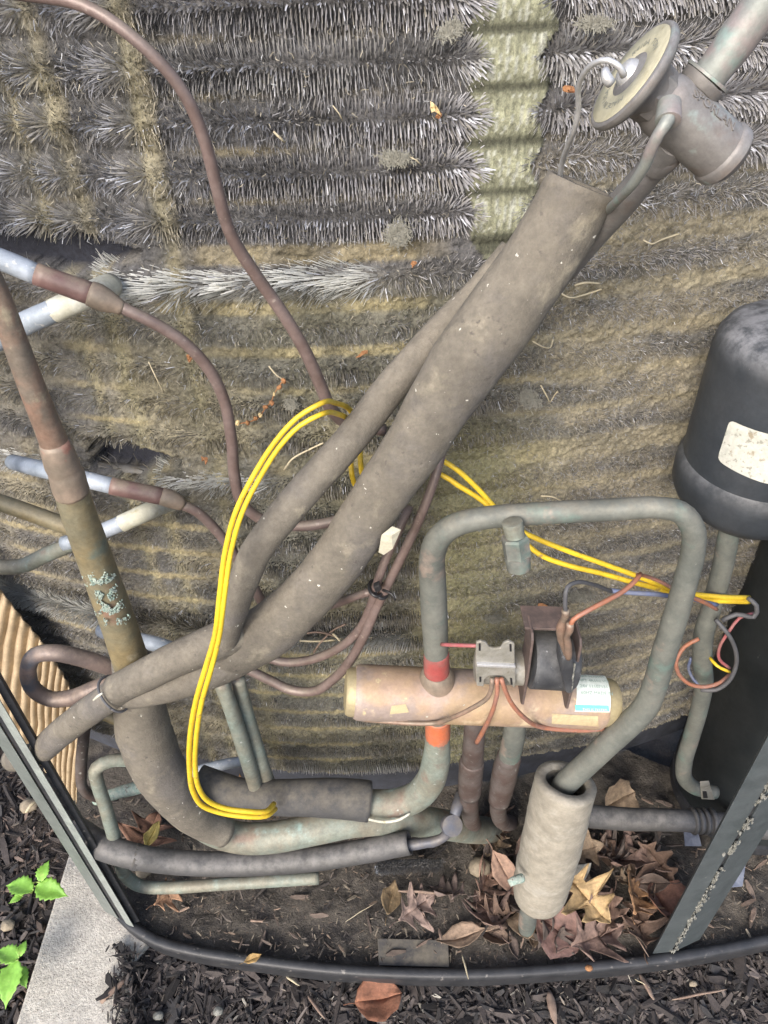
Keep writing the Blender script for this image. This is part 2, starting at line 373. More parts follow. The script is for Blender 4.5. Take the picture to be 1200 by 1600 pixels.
arc_px = [(205, 1447), (245, 1470), (300, 1485), (420, 1503), (520, 1514), (620, 1520), (750, 1521), (900, 1512), (1050, 1496), (1200, 1468), (1330, 1432), (1480, 1380)]
side_px = [(-150, 900), (-60, 1030), (60, 1232), (188, 1430)]
RZ = .012
outer = [PZ(a, b, RZ) for a, b in side_px+arc_px]
def smooth_line(pts, step=.01):
    return [q[0] for q in catmull([(p, 0) for p in pts], step)]
edge = [q[0] for q in catmull([(p, 0) for p in [PZ(a, b, RZ) for a, b in side_px]], .01)]+[q[0] for q in catmull([(p, 0) for p in [PZ(a, b, RZ) for a, b in arc_px]], .01)]
cen = Vector((0.02, .25, 0))
# pan floor: radial sheet from the rim to the back
NR = 70; V = []; F = []; NE = len(edge)
for j in range(NR+1):
    t = j/NR
    for p in edge:
        q = Vector((p.x, p.y, 0)).lerp(cen, t)
        z = .0+.006*(noise.noise(Vector((q.x*45, q.y*45, 3)))+.6*noise.noise(Vector((q.x*130, q.y*130, 1)))+.4*noise.noise(Vector((q.x*320, q.y*320, 1))))
        V.append((q.x, q.y, z-.001))
for j in range(NR):
    for i in range(NE-1):
        a = j*NE+i; F.append((a, a+1, a+NE+1, a+NE))
pan = thing('base_pan', 'black rimmed metal base pan full of dirt under the pipes', 'base pan', (0, 0, -.02))
o = mesh_obj('pan_floor', V, F, M['pan'], pan)
# rim: rounded raised lip
prof = [(-.001, -.03), (-.0035, -.006), (-.0035, .0005), (-.002, .0022), (.0005, .0026), (.003, .0018), (.0042, -.002), (.0045, -.016)]
V = []; F = []; K = len(prof)
for i, p in enumerate(edge):
    a = edge[max(i-1, 0)]; b = edge[min(i+1, NE-1)]; t = (b-a); t.z = 0; t.normalize(); nn = Vector((-t.y, t.x, 0))
    for (s, zz) in prof: V.append(p+nn*(s*1.3)+Vector((0, 0, zz+.0006*noise.noise(p*60))))
for i in range(NE-1):
    for k in range(K-1): F.append((i*K+k, (i+1)*K+k, (i+1)*K+k+1, i*K+k+1))
o = mesh_obj('pan_rim', V, F, M['rim'], pan)

# ------------------------------------------------------------------ the spine-fin coil
coil = thing('condenser_coil', 'dirty grey spiny fin coil curving across the whole back of the unit', 'coil', (0, .1, .03))
hs = [-.11, -.05, .006, .067, .128, .189, .249, .311, .370, .450, .522, .591, .656, .718, .812, .878, .943, 1.008, 1.074, 1.14, 1.225, 1.29, 1.355, 1.42, 1.485, 1.55, 1.615, 1.68]
zr = np.array([CAM.z-h*D0 for h in hs]); HP = .0128; RC = .0127
XL, XR = -.46, .46
def row_wob(x, k): return .0012*(vnoise(x*9+k*7.3, k*3.1+x*0)-.5)*2-(.006*(1-sstep(-.16, -.02, x)) if k == 9 else 0)
# fields on the coil
SX = [S(100, 250).x, S(230, 250).x, S(38, 250).x]
GAPX = S(797, 150).x
def stripe(x, z):
    r = 0
    for i, c in enumerate(SX):
        cc = c+.004*(fbm(z*20+i*9, z*0+i)-.5)
        r = np.maximum(r, np.exp(-((x-cc)/(.0065 if i else .007))**2)*(1 if i < 2 else .8))
    return r*(.55+.45*sstep(.3, .55, fbm(x*30+5, z*30, 3)))
def gap_half(z, t):   # half width of the bare stripe, t in -1..1 about the row crest
    top = sstep(CAM.z-.47*D0, CAM.z-.36*D0, z)
    return (.0125+.006*np.abs(t)**1.3*1.2+.004*(fbm(z*60, z*0+2)-.5))*top
zmidR = CAM.z-.36*D0
def fuzz(x, z):       # matted lint on the right-hand side
    f = sstep(.04, .13, x+.04*(fbm(x*14, z*14)-.5)*2)*sstep(CAM.z-.26*D0, CAM.z-.40*D0, z+.10*(x-.15)+.03*(fbm(x*20, z*20+9)-.5))
    return f
def dirtlev(x, z):
    mid = sstep(CAM.z-.34*D0, CAM.z-.62*D0, z)
    d = .02+.20*mid+.10*sstep(-.06, -.16, x)
    d = d+.75*(fbm(x*16+3, z*22+1, 5)-.50)*(.35+mid)
    d = np.maximum(d, stripe(x-.003, z)*.68)
    d = np.maximum(d, fuzz(x, z)*(.28+.9*(fbm(x*24, z*24+4)-.45)))
    # olive patch where the spines are worn away, lower centre
    g = np.exp(-((x-.062)/.045)**2)*sstep(CAM.z-.60*D0, CAM.z-.80*D0, z)*sstep(CAM.z-1.35*D0, CAM.z-1.15*D0, z)
    d = np.maximum(d, g*(.75+.6*(fbm(x*30, z*30+7)-.5)))
    return np.clip(d, 0, 1)
def olive(x, z):
    g = np.exp(-((x-.062)/.05)**2)*sstep(CAM.z-.60*D0, CAM.z-.80*D0, z)
    h = np.exp(-((x+.02)/.12)**2)*sstep(CAM.z-.42*D0, CAM.z-.50*D0, z)*.4
    return np.clip(np.maximum(g, h)+.25*stripe(x, z), 0, 1)
# rows whose tubes leave the winding: clean bent spines there (px position, half-length m, tilt, clean)
def rowat(px, py):
    p = S(px, py); return int(np.argmin(abs(zr-p.z))), p.x
CLEAN = []
for (px, py, x0, x1, ti, cl, ln) in [(330, 420, 158, 600, -60, 1.0, 1.65), (40, 740, -60, 95, -50, .95, 1.3), (350, 785, 262, 445, -50, .9, 1.25),
                                 (540, 1015, 425, 645, -20, .55, 1.15), (90, 955, -60, 190, -20, .8, 1.2), (520, 1200, 395, 640, 10, .5, 1.2), (270, 80, 240, 1000, 0, .22, 1.0)]:
    k, _ = rowat(px, py); CLEAN.append((k, S(x0, py).x, S(x1, py).x, ti, cl, ln))
HOLES = [(-.6, S(212, 385).x, 8), (S(150, 745).x, S(285, 745).x, 13), (S(-200, 1000).x, S(400, 1000).x, 19), (S(400, 1000).x, S(660, 1000).x, 19)]
# arc-length parameter
xs_f = np.linspace(XL, XR, 4001); ds = np.sqrt(1+dsag(xs_f)**2); sl_ = np.concatenate([[0], np.cumsum((ds[1:]+ds[:-1])/2*np.diff(xs_f))])
def x_of_s(s): return np.interp(s, sl_, xs_f)
SLEN = sl_[-1]

# dirt layer
nx = 600; zt = zr[0]+.02; zb = zr[-1]-.012; nzv = 600
sg = np.linspace(0, SLEN, nx); xg = x_of_s(sg); zg = np.linspace(zb, zt, nzv)
X, Z = np.meshgrid(xg, zg)
kk = np.argmin(np.abs(Z[..., None]-zr[None, None, :]), axis=2); T = (Z-zr[kk])/HP
Tc = np.clip(np.abs(T), 0, 1.6)
Lv = dirtlev(X, Z)
Rm = .0055+.0078*Lv
b = np.sqrt(np.clip(1-.62*Tc**2, 0.02, 1))
midz = sstep(CAM.z-.20*D0, CAM.z-.5*D0, Z)
leftv = sstep(.02, -.08, X)
Vf = (.30+.38*np.maximum(midz, leftv*.6)+.22*leftv*midz+.7*(fbm(X*18, Z*8+3)-.5)+.22*fuzz(X, Z))*.0105
off = np.maximum(Rm*b, Vf)
ing = (np.abs(X-GAPX) < gap_half(Z, T)+.002) & (gap_half(Z, T) > .002)
rib = .0006*np.cos(2*np.pi*X/.0026)
off = np.where(ing, .0052+.003*b+rib*1.3, off)
ol = olive(X, Z)
off = off+np.where(ing, 0, ol*rib*.8)
off = off+.0020*(fbm(X*180, Z*180, 4)-.5)*2*np.where(ing, .2, 1)+.0024*(rng.random(X.shape)-.5)*np.where(ing, .25, 1)
hole = np.zeros_like(X)
for (xa, xb, k) in HOLES:
    zc_ = (zr[k]+zr[k+1])/2; hw = (zr[k]-zr[k+1])/2-.0092
    xj = .018*(fbm(Z*150, X*40+k)-.5); hole = np.maximum(hole, sstep(xa-.004, xa+.004, X+xj)*sstep(xb+.01, xb-.01, X+xj)*(np.abs(Z-zc_) < max(hw, .003)*(1.5-1.2*np.exp(-((X-xb)/.02)**2))*(.7+.8*fbm(X*50, Z*0+k))))
off = np.where(hole > .5, -.012, off)
nrm = np.sqrt(1+dsag(X)**2); NXn = dsag(X)/nrm; NYn = -1/nrm
yc = sag(X)+RC   # approx. row centre surface
PX = X+NXn*off; PY = yc+NYn*off
n1 = fbm(X*40, Z*40+11)[..., None]; n2 = fbm(X*13+8, Z*13)[..., None]; n3 = fbm(X*90+3, Z*90)[..., None]
tan_ = np.array([.285, .25, .165]); gryb = np.array([.22, .205, .17]); yel = np.array([.34, .285, .16]); lime = np.array([.27, .275, .19]); lint_ = np.array([.28, .26, .22])
c = tan_*(1-n2)+gryb*n2
gap_shade_ = sstep(.55, .1, Lv)[..., None]; c = c*(1-gap_shade_)+np.array([.115, .113, .115])*gap_shade_  # low-dirt gaps darkened in the colour, for the shade between spines
valley = (sstep(.72, 1.0, Tc)*(.15+.75*np.maximum(midz, leftv*.7))*sstep(.36, .6, fbm(X*18, Z*8+3)))[..., None]
c = c*(1-valley*.8)+yel*valley*.8
dk = sstep(.45, .62, n1)*(.6)
c = c*(1-dk*.55)
fz = fuzz(X, Z)[..., None]; fb_ = sstep(.40, .62, fbm(X*22, Z*60+2, 4))[..., None]; fcol = np.array([.12, .117, .11])*(1-fb_)+np.array([.25, .225, .17])*fb_; vv_ = (sstep(.55, 1.0, Tc))[..., None]; fcol = fcol*(1-vv_*.75)+np.array([.27, .24, .165])*vv_*.75; c = c*(1-fz*.9)+fcol*fz*.9*(.6+.8*n3)
c = c*(1-ol[..., None]*.55)+np.array([.24, .235, .11])*ol[..., None]*.55
lm = lime*(.75+.45*(1-np.clip(Tc, 0, 1))[..., None])*(.85+.4*(np.cos(2*np.pi*X/.0026) > .3)[..., None]*(1-np.clip(Tc, 0, 1))[..., None])
tcc = np.clip(Tc, 0, 1)[..., None]; lm = lm*(1-.55*sstep(.72, .95, tcc)); wsp = ((fbm(X*900, Z*260+4, 2) > .56) & (np.cos(2*np.pi*X/.0040) > 0) & (Tc < .75))[..., None]; lm = np.where(wsp, np.array([.45, .46, .39]), lm)
c = np.where(ing[..., None], lm, c)
c = np.where((hole > .5)[..., None], np.array([.028, .03, .042]), c)  # holes coloured near black, painting in the shade inside
V = np.stack([PX, PY, Z], -1).reshape(-1, 3)
idx = (np.arange(nzv-1)[:, None]*nx+np.arange(nx-1)[None]).ravel()
o = mesh_obj('dirt_layer', V, np.stack([idx, idx+1, idx+nx+1, idx+nx], 1), M['dirt'], coil, colors=c.reshape(-1, 3)); o['kind'] = 'stuff'

metal_c = np.array([.47, .47, .505]); dusty_c = np.array([.34, .31, .235]); brown_c = np.array([.19, .17, .14]); white_c = np.array([.58, .585, .55])
NPH = 30
for k, z0 in enumerate(zr):
    # tube
    xk = x_of_s(np.linspace(0, SLEN, 90)); path = []
    for x in xk:
        nr = math.sqrt(1+float(dsag(x))**2)
        path.append((Vector((x-float(dsag(x))/nr*0, float(sag(x))+RC, z0+float(row_wob(x, k)))), .0048))
    Vt, Ft = sweep(path, 8)
    row = mesh_obj('coil_row', Vt, Ft, M['coil_tube'], coil)
    # spines
    ncol = int(SLEN/.0020)
    s = (np.arange(ncol)+.5)*SLEN/ncol
    s = np.repeat(s[:, None], NPH, 1)+rng.normal(0, .00012, (ncol, NPH))
    ph = np.radians(np.linspace(-105, 105, NPH))[None]+rng.normal(0, .07, (ncol, NPH))+rng.random((ncol, 1))*.13
    s = s.ravel(); ph = ph.ravel(); x = x_of_s(np.clip(s, 0, SLEN))
    zz = z0+row_wob(x, k)
    sl0 = dsag(x); nr = np.sqrt(1+sl0**2)
    tx, ty = 1/nr, sl0/nr; ox, oy = sl0/nr, -1/nr
    tip_t = np.sin(ph)      # -1..1 vertical position of the tip
    ztip = zz+.012*tip_t
    st = stripe(x, ztip)
    gh_ = gap_half(ztip, tip_t); ingap = (np.abs(x-GAPX) < gh_) & (gh_ > .003); keep = (~ingap) | ((np.abs(tip_t) < .8) & (rng.random(len(x)) < .5))
    tilt = np.radians(2)*rng.normal(0, 1, len(x))
    mess = .05+.40*fuzz(x, ztip)+.16*sstep(.52, .68, fbm(x*14+k, ztip*14+5))+.16*sstep(-.08, -.17, x)
    tilt = tilt+mess*rng.normal(0, 1, len(x))+mess*1.8*(fbm(x*45+k*3, ztip*45)-.5)*2
    for i, cx in enumerate(SX):
        u = (x-cx+.004)/.011; fa = np.exp(-u*u*1.2)*(.5+.5*sstep(CAM.z-.8*D0, CAM.z-.5*D0, ztip)); tilt = tilt*(1-.7*fa)+np.where(u < 0, 1.9, .9)*u*np.exp(-u*u)
    for sg_ in (-1, 1):
        u = (x-GAPX-sg_*(gap_half(ztip, tip_t)))/.010
        tilt = tilt-sg_*.8*np.exp(-u*u)*(gap_half(ztip, tip_t) > .004)
    ln = .0092*(1+.10*rng.normal(0, 1, len(x)))*(1+.12*np.abs(np.sin(ph))**3)
    cl = np.zeros_like(x)
    for (kc, xa, xb, ti, c_, lf) in CLEAN:
        if kc == k:
            wgt = sstep(xa-.006, xa+.006, x)*sstep(xb+.01, xb-.01, x)*(.5+.5*sstep(.3, .6, fbm(x*60, ph*3)))
            tilt = tilt*(1-wgt*.5)+math.radians(ti)*wgt*(.7+.6*vnoise(x*60, ph*2)); ln = ln*(1+(lf-1)*wgt); cl = np.maximum(cl, wgt*c_)
    dl = dirtlev(x, ztip)
    fzz = fuzz(x, ztip)
    ln = np.where(ingap, ln*.28, ln)
    ln = ln*(1-.15*fzz*rng.random(len(x)))
    # worn areas
    ov = olive(x, ztip)
    keep &= ~((rng.random(len(x)) < .75*sstep(.45, .9, ov)) & (cl < .2))
    for (xa, xb, kh) in HOLES[:2]:
        inx = (x > xa) & (x < xb+.012*(vnoise(x*0+k, ph*3)-.5))
        if kh == k: keep &= ~(inx & (ph < -.75) & (rng.random(len(x)) < .9))
        if kh+1 == k: keep &= ~(inx & (ph > .35) & (rng.random(len(x)) < .92) & (cl < .5))
    lmz = ingap*1.0
    keep &= ~((rng.random(len(x)) < .5*sstep(.5, .9, dl)) & (cl < .2) & (fzz < .3))
    # hole: drop the sagging lower spines there? keep them
    x, zz, ph, tilt, ln, cl, dl, st, ztip = [q[keep] for q in (x, zz, ph, tilt, ln, cl, dl, st, ztip)]
    tx, ty, ox, oy, fzz, ov, lmz, mess = [q[keep] for q in (tx, ty, ox, oy, fzz, ov, lmz, mess)]
    ph2 = ph+rng.normal(0, .10, len(x))*(1+2*fzz)
    def dirv(p, tl):
        rx = np.cos(p)*np.cos(tl); return np.stack([ox*rx+tx*np.sin(tl), oy*rx+ty*np.sin(tl), np.sin(p)*np.cos(tl)], -1)
    tl = np.clip(tilt, -1.25, 1.25)
    cen_ = np.stack([x, sag(x)+RC, zz], -1)
    d0 = dirv(ph, tl*.3); d1 = dirv(ph2, tl)
    b0 = cen_+d0*.0046; mid_ = b0+d0*(ln*.45)[:, None]; tp = mid_+d1*(ln*.6)[:, None]
    # width direction: circumferential with jitter
    wd = np.stack([-ox*np.sin(ph), -oy*np.sin(ph), np.cos(ph)], -1)
    tv = np.stack([tx, ty, np.zeros_like(tx)], -1)
    ordr = sstep(.16, .07, mess); ja = np.where(rng.random(len(x)) < ordr, (.62+.14*rng.normal(0, 1, len(x)))*np.where(ph+.12*rng.normal(0, 1, len(x)) > .0, -1.15, 1), (rng.random(len(x))*.8+.03)*np.where(rng.random(len(x)) < .5, -1, 1))[:, None]
    wv = wd*np.cos(ja)+tv*np.sin(ja)
    hw = (.00030+.00006*cl+.00016*ordr+.00012*st)[:, None]
    n_ = len(x)
    V = np.stack([b0-wv*hw, b0+wv*hw, mid_+wv*hw, mid_-wv*hw, tp+wv*hw*.45, tp-wv*hw*.45], 1).reshape(-1, 3)
    base = np.arange(n_)[:, None]*6
    F = np.concatenate([base+np.array([[0, 1, 2, 3]]), base+np.array([[3, 2, 4, 5]])], 0)
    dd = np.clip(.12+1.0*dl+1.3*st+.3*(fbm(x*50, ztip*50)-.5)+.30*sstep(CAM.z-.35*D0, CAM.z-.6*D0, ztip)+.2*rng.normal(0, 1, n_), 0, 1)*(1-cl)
    dd = dd[:, None]
    dc = dusty_c*(1-fzz[:, None])+np.array([.30, .28, .24])*fzz[:, None]
    dc = dc*(1+.4*st[:, None])+np.array([.04, .045, .06])*st[:, None]; dc = dc*(.6+.6*rng.random((n_, 1)))
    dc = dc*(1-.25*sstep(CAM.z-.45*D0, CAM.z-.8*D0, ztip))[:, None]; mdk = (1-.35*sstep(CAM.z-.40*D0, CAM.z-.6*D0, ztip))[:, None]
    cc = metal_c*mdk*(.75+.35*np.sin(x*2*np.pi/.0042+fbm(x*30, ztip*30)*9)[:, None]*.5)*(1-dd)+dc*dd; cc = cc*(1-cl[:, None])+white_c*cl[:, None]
    cc = cc*(1-lmz[:, None])+np.array([.40, .41, .33])*lmz[:, None]*(.6+.6*rng.random((n_, 1)))
    sp = (rng.random(n_) < (.03+.45*np.exp(-(np.sin(ph)/.10)**2)*(k < 9)*(fbm(x*25+k, x*0) > .45))*(1-dl))[:, None]; cc = np.where(sp, np.array([.7, .72, .78]), cc)  # white glints painted on spine tips, mostly along the upper row crests
    cc = np.repeat(cc[:, None, :], 6, 1); cc[:, :2] *= .9  # spine roots darkened in the colour, as shade close to the tube
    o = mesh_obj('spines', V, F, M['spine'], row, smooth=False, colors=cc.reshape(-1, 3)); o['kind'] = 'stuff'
# dark sheet behind the rows, standing in for the shade of the interior
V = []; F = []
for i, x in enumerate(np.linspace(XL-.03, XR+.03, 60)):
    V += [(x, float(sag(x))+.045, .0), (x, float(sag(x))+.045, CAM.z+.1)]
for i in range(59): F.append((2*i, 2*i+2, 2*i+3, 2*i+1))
mesh_obj('interior_shade', V, F, M['shade_sheet'], coil)


# ------------------------------------------------------------------ frame posts, corrugated strip, compressor, tank
def up(p, h): return Vector((p.x, p.y, p.z+h))
def vpost(name, foot_px, z0, h, m, parent=None, bevel=.0008):
    f = [PZ(a, b, z0) for a, b in foot_px]; return prism(name, f, [up(p, h) for p in f], m, parent, bevel)
lp = thing('corner_post', 'grey green corner post rising at the left of the unit', 'corner post', PZ(185, 1436, .014))
vpost('post_face', [(163, 1424), (186, 1437), (184, 1430), (168, 1420)], .016, .9, M['post_left'], lp)
vpost('post_groove', [(186.5, 1436), (197, 1441), (196, 1434), (187, 1430)], .012, .9, M['rim'], lp)
vpost('post_edge', [(196.5, 1443), (203, 1447), (210, 1449), (206, 1441), (197.5, 1437)], .016, .9, M['post_light'], lp)
vpost('post_flange', [(210.5, 1443), (219, 1440), (214, 1425), (207, 1430)], .014, .9, M['rim'], lp)

rp = thing('corner_post', 'dark teal corner post with white grime in its groove at the right', 'corner post', PZ(1050, 1485, .014))
vpost('post_face', [(1019, 1491), (1049, 1488), (1044, 1478), (1022, 1480)], .012, .9, M['post_right'], rp)
vpost('post_face', [(1054, 1487), (1094, 1468), (1088, 1459), (1052, 1476)], .012, .9, M['post_right'], rp)
vpost('post_groove', [(1048, 1485), (1055, 1484), (1053, 1476), (1046, 1478)], .010, .9, M['rim'], rp)
# crumbs of white grime in the groove
V = []; F = []
g0 = PZ(1051, 1486.5, .012)
for i in range(520):
    h = random.random()**.8*.36; r = random.uniform(.0006, .0022)*(1 if random.random() < .7 else 1.5)
    c = g0+Vector((random.gauss(0, .0014), random.gauss(-.0006, .0005), h))
    if noise.noise(Vector((0, 0, h*28))) < -.12: continue
    b = len(V)
    for q in ((1, 0, 0), (-.5, .87, 0), (-.5, -.87, 0), (0, 0, 1.2), (0, 0, -1)): V.append(c+Vector(q)*r*random.uniform(.6, 1.2))
    F += [(b, b+1, b+3), (b+1, b+2, b+3), (b+2, b, b+3), (b+1, b, b+4), (b+2, b+1, b+4), (b, b+2, b+4)]
mesh_obj('grime', V, F, M['grime'], rp)

# tan corrugated strip
A_ = [P(-60, 850, .048), P(0, 920, .044), P(60, 995, .036), P(100, 1055, .03), P(138, 1125, .02)]
B_ = [P(-120, 1010, .038), P(-25, 1080, .030), P(45, 1165, .022), P(92, 1228, .014), P(122, 1252, .008)]
def poly(pts, t):
    q = t*(len(pts)-1); i = min(int(q), len(pts)-2); return pts[i].lerp(pts[i+1], q-i)
NR_, NC_ = 26, 17*10
V = []; F = []
for j in range(NC_+1):
    t = j/NC_; a = poly(A_, t); b_ = poly(B_, t); rb = math.cos(2*math.pi*t*17); jag = .02*math.sin(t*17*2*math.pi)*.3
    for i in range(NR_+1):
        s_ = i/NR_; s2 = s_*(1+jag)-.02*rb*(1 if i == 0 else 0)
        p = a.lerp(b_, s2)+Vector((0, -1, .35))*(.0030*rb)+Vector((0, 0, .006*math.sin(s_*math.pi)))
        p += Vector((1, 0, 0))*.0015*noise.noise(p*40)
        V.append(p)
for j in range(NC_):
    for i in range(NR_):
        a = j*(NR_+1)+i; F.append((a, a+NR_+1, a+NR_+2, a+1))
o = mesh_obj('corrugated_strip', V, F, M['corrug']); so = o.modifiers.new('t', 'SOLIDIFY'); so.thickness = .0012
tag(o, 'tan corrugated strip standing between the left post and the coil', 'corrugated strip')

# compressor
cp = P(1275, 1010, .03); 
comp = thing('compressor', 'large black compressor shell standing in shadow behind the right post', 'compressor', (cp.x, cp.y, .02))
R_ = abs(P(1150, 1000, .03).x-cp.x)
lathe('compressor_shell', (cp.x, cp.y, .02), (0, 0, 1), [(0, R_*.9), (.004, R_*.98), (.02, R_), (.24, R_), (.25, R_*1.03), (.262, R_*1.03), (.27, R_), (.36, R_), (.385, R_*.93), (.405, R_*.75), (.415, R_*.45), (.42, 0)], M['compressor'], comp, 64)
lathe('compressor_foot', (cp.x, cp.y, .004), (0, 0, 1), [(0, R_*.99), (.014, R_*.99), (.016, R_*.9)], M['rim'], comp, 48)

# accumulator tank
TY = -.03; tc_ = P(1222, 620, TY); TR = P(1222, 640, TY).x-P(1103, 640, TY).x
ztop = P(1215, 478, TY+.01).z; zbot = P(1222, 838, TY-TR).z; Ht = ztop-zbot
tank = thing('accumulator_tank', 'black painted tank with a speckled white sticker at the right edge', 'tank', (tc_.x, TY, zbot))
lathe('tank_body', (tc_.x, TY, zbot+.02), (0, 0, 1), [(0, TR*.97), (.001, TR), (Ht*.55, TR), (Ht*.62, TR*1.0), (Ht*.66, TR*.99), (Ht*.70, TR*.97), (Ht*.745, TR*.90), (Ht*.775, TR*.78), (Ht*.80, TR*.5), (Ht*.81, TR*.25), (Ht*.812, 0)], M['tank'], tank, 72)
lathe('tank_base', (tc_.x, TY, zbot), (0, 0, 1), [(-.022, TR*.3), (-.014, TR*.75), (-.004, TR*.98), (.003, TR*1.05), (.014, TR*1.06), (.021, TR*1.05), (.026, TR*1.0)], M['tank'], tank, 72)
# sticker wraps on the cylinder
def on_cyl(px, py, cx, cy, R):
    d = ray(px, py); a = d.x**2+d.y**2; ox, oy = CAM.x-cx, CAM.y-cy; b_ = ox*d.x+oy*d.y; c_ = ox*ox+oy*oy-R*R
    t = (-b_-math.sqrt(max(b_*b_-a*c_, 0)))/a; return CAM+d*t
def sticker(name, quad, cx, cy, R, m, parent, N=14):
    q = [on_cyl(a, b, cx, cy, R) for a, b in quad]
    an = [math.atan2(p.y-cy, p.x-cx) for p in q]; zz = [p.z for p in q]; V = []; F = []
    cr = .12
    for i in range(N+1):
        for j in range(N+1):
            u, v = i/N, j/N
            # rounded corners
            uu, vv = u, v
            du = max(0, cr-u, u-(1-cr)); dv = max(0, cr-v, v-(1-cr))
            if du > 0 and dv > 0:
                L = math.hypot(du, dv)
                mx = max(du, dv)
                k = mx/L
                uu = (cr-du*k) if u < .5 else (1-cr+du*k); vv = (cr-dv*k) if v < .5 else (1-cr+dv*k)
            a_ = (an[0]*(1-uu)+an[1]*uu)*(1-vv)+(an[3]*(1-uu)+an[2]*uu)*vv
            z_ = (zz[0]*(1-uu)+zz[1]*uu)*(1-vv)+(zz[3]*(1-uu)+zz[2]*uu)*vv
            V.append((cx+math.cos(a_)*(R+.0004), cy+math.sin(a_)*(R+.0004), z_))
    for i in range(N):
        for j in range(N): a = i*(N+1)+j; F.append((a, a+1, a+N+2, a+N+1))
    return mesh_obj(name, V, F, m, parent)
sticker('sticker', [(1141, 655), (1222, 682), (1208, 758), (1121, 718)], tc_.x, TY, TR, M['sticker'], tank)

# ------------------------------------------------------------------ pipes
def pipe(name, label, cat, pts, m, **k):
    return tag(tube(name, pts, m, **k), label, cat)
def ring(name, p, q, wa, wb, m, parent, ext=0, bead=True):
    """a coupling collar from pixel point p to q (px,py,Y)"""
    a = P(*p); b = P(*q); ra = wa/2*mpp(a); rb = wb/2*mpp(b); L = (b-a).length
    pr = [(0, ra*.9), (L*.02, ra*.98), (L*.08, ra), (L*.92, rb), (L*.98, rb*.98), (L, rb*.9)]
    return lathe(name, a, b-a, pr, m, parent, 32)

# brown capillary lines
pipe('brown_tube', 'long brown tube sweeping down from the top left edge to the yellow wires', 'tube',
     [(-40, -18, -.05), (60, -6, -.055), (110, 2, -.058), (150, 18, -.06), (200, 52, -.062), (250, 98, -.062), (290, 150, -.06), (318, 215, -.058), (338, 290, -.055), (360, 365, -.05), (400, 430, -.045), (440, 487, -.042), (475, 545, -.04), (500, 600, -.036), (520, 645, -.03), (560, 668, -.018)] and
     [(a, b, c, 20) for a, b, c in [(-40, -18, -.05), (60, -6, -.055), (110, 2, -.058), (150, 18, -.06), (200, 52, -.062), (250, 98, -.062), (290, 150, -.06), (318, 215, -.058), (338, 290, -.055), (360, 365, -.05), (400, 430, -.045), (440, 487, -.042), (475, 545, -.04), (500, 600, -.036), (518, 640, -.03), (545, 662, -.02), (600, 672, -.014)]], M['cap_brown'])

t = thing('feeder_tube', 'brown feeder tube with a blue grey end crossing the middle left of the coil', 'tube', P(160, 460, -.05))
tube('bare_end', [(-40, 392, -.05, 34), (0, 405, -.05, 34), (30, 417, -.05, 34), (60, 430, -.05, 33)], M['alu'], t)
tube('maroon_sleeve', [(56, 428, -.05, 35), (100, 444, -.05, 35), (145, 460, -.05, 36)], M['maroon'], t)
tube('coupling', [(140, 458, -.05, 39), (152, 463, -.05, 41), (166, 470, -.05, 38), (182, 477, -.05, 27), (192, 483, -.05, 22)], M['coupling'], t)
tube('narrow_tube', [(180, 476, -.05, 20), (215, 492, -.05, 19), (250, 510, -.048, 19), (290, 537, -.045, 19), (325, 575, -.042, 19), (350, 625, -.04, 18), (362, 690, -.038, 18), (366, 740, -.036, 18), (378, 785, -.034, 18), (410, 812, -.032, 17), (460, 822, -.03, 17), (520, 815, -.028, 17), (560, 800, -.025, 17)], M['cap_brown'], t)
t = thing('feeder_tube', 'lower brown feeder tube with a pale blue end passing behind the thick copper pipe', 'tube', P(200, 765, -.04))
tube('bare_end', [(20, 722, .015, 24), (60, 732, -.02, 27), (120, 746, -.035, 27), (178, 760, -.04, 26)], M['alu'], t)
tube('maroon_sleeve', [(173, 759, -.04, 28), (215, 768, -.04, 28), (255, 776, -.04, 28)], M['maroon'], t)
tube('coupling', [(252, 775, -.04, 29), (265, 779, -.04, 30), (278, 785, -.04, 25), (286, 790, -.04, 18)], M['coupling'], t)
tube('narrow_tube', [(280, 787, -.04, 16), (305, 798, -.038, 16), (330, 820, -.036, 16), (362, 860, -.034, 16), (395, 915, -.03, 16), (420, 960, -.02, 16)], M['cap_brown'], t)

def coil_outlet(label, pts_a, pts_b, wa, wb, group=None):
    t = thing('coil_outlet_tube', label, 'tube', P(*pts_a[-1]))
    tube('tube_end', [(a, b, c, wa) for a, b, c in pts_a], M['alu'], t)
    tube('scraped_section', [(a, b, c, wb) for a, b, c in pts_b], M['cream'], t)
coil_outlet('grey aluminium outlet with a scraped cream section under the upper feeder', [(-60, 560, -.02), (0, 528, -.022), (40, 505, -.022), (92, 482, -.02)], [(84, 486, -.02), (130, 465, -.018), (156, 453, -.004), (174, 446, .008)], 36, 38)
coil_outlet('aluminium outlet tube with a white scraped section beside the lower feeder', [(100, 850, -.03), (150, 834, -.03), (196, 815, -.03)], [(190, 818, -.03), (225, 802, -.026), (250, 791, -.010), (268, 785, .006), (290, 778, .03)], 25, 28)
pipe('branch_tube', 'dull grey green tube curving in from the left edge below the coupling', 'tube', [(-50, 878, -.03, 24), (0, 886, -.03, 24), (35, 884, -.03, 24), (70, 868, -.03, 24), (105, 853, -.03, 24), (140, 838, -.028, 24)], M['teal_copper'])
pipe('branch_pipe', 'yellowish tan pipe entering from the left behind the thick copper pipe', 'pipe', [(-60, 765, -.03, 27), (0, 785, -.03, 27), (60, 806, -.03, 27), (140, 836, -.03, 27)], M['old_copper'])
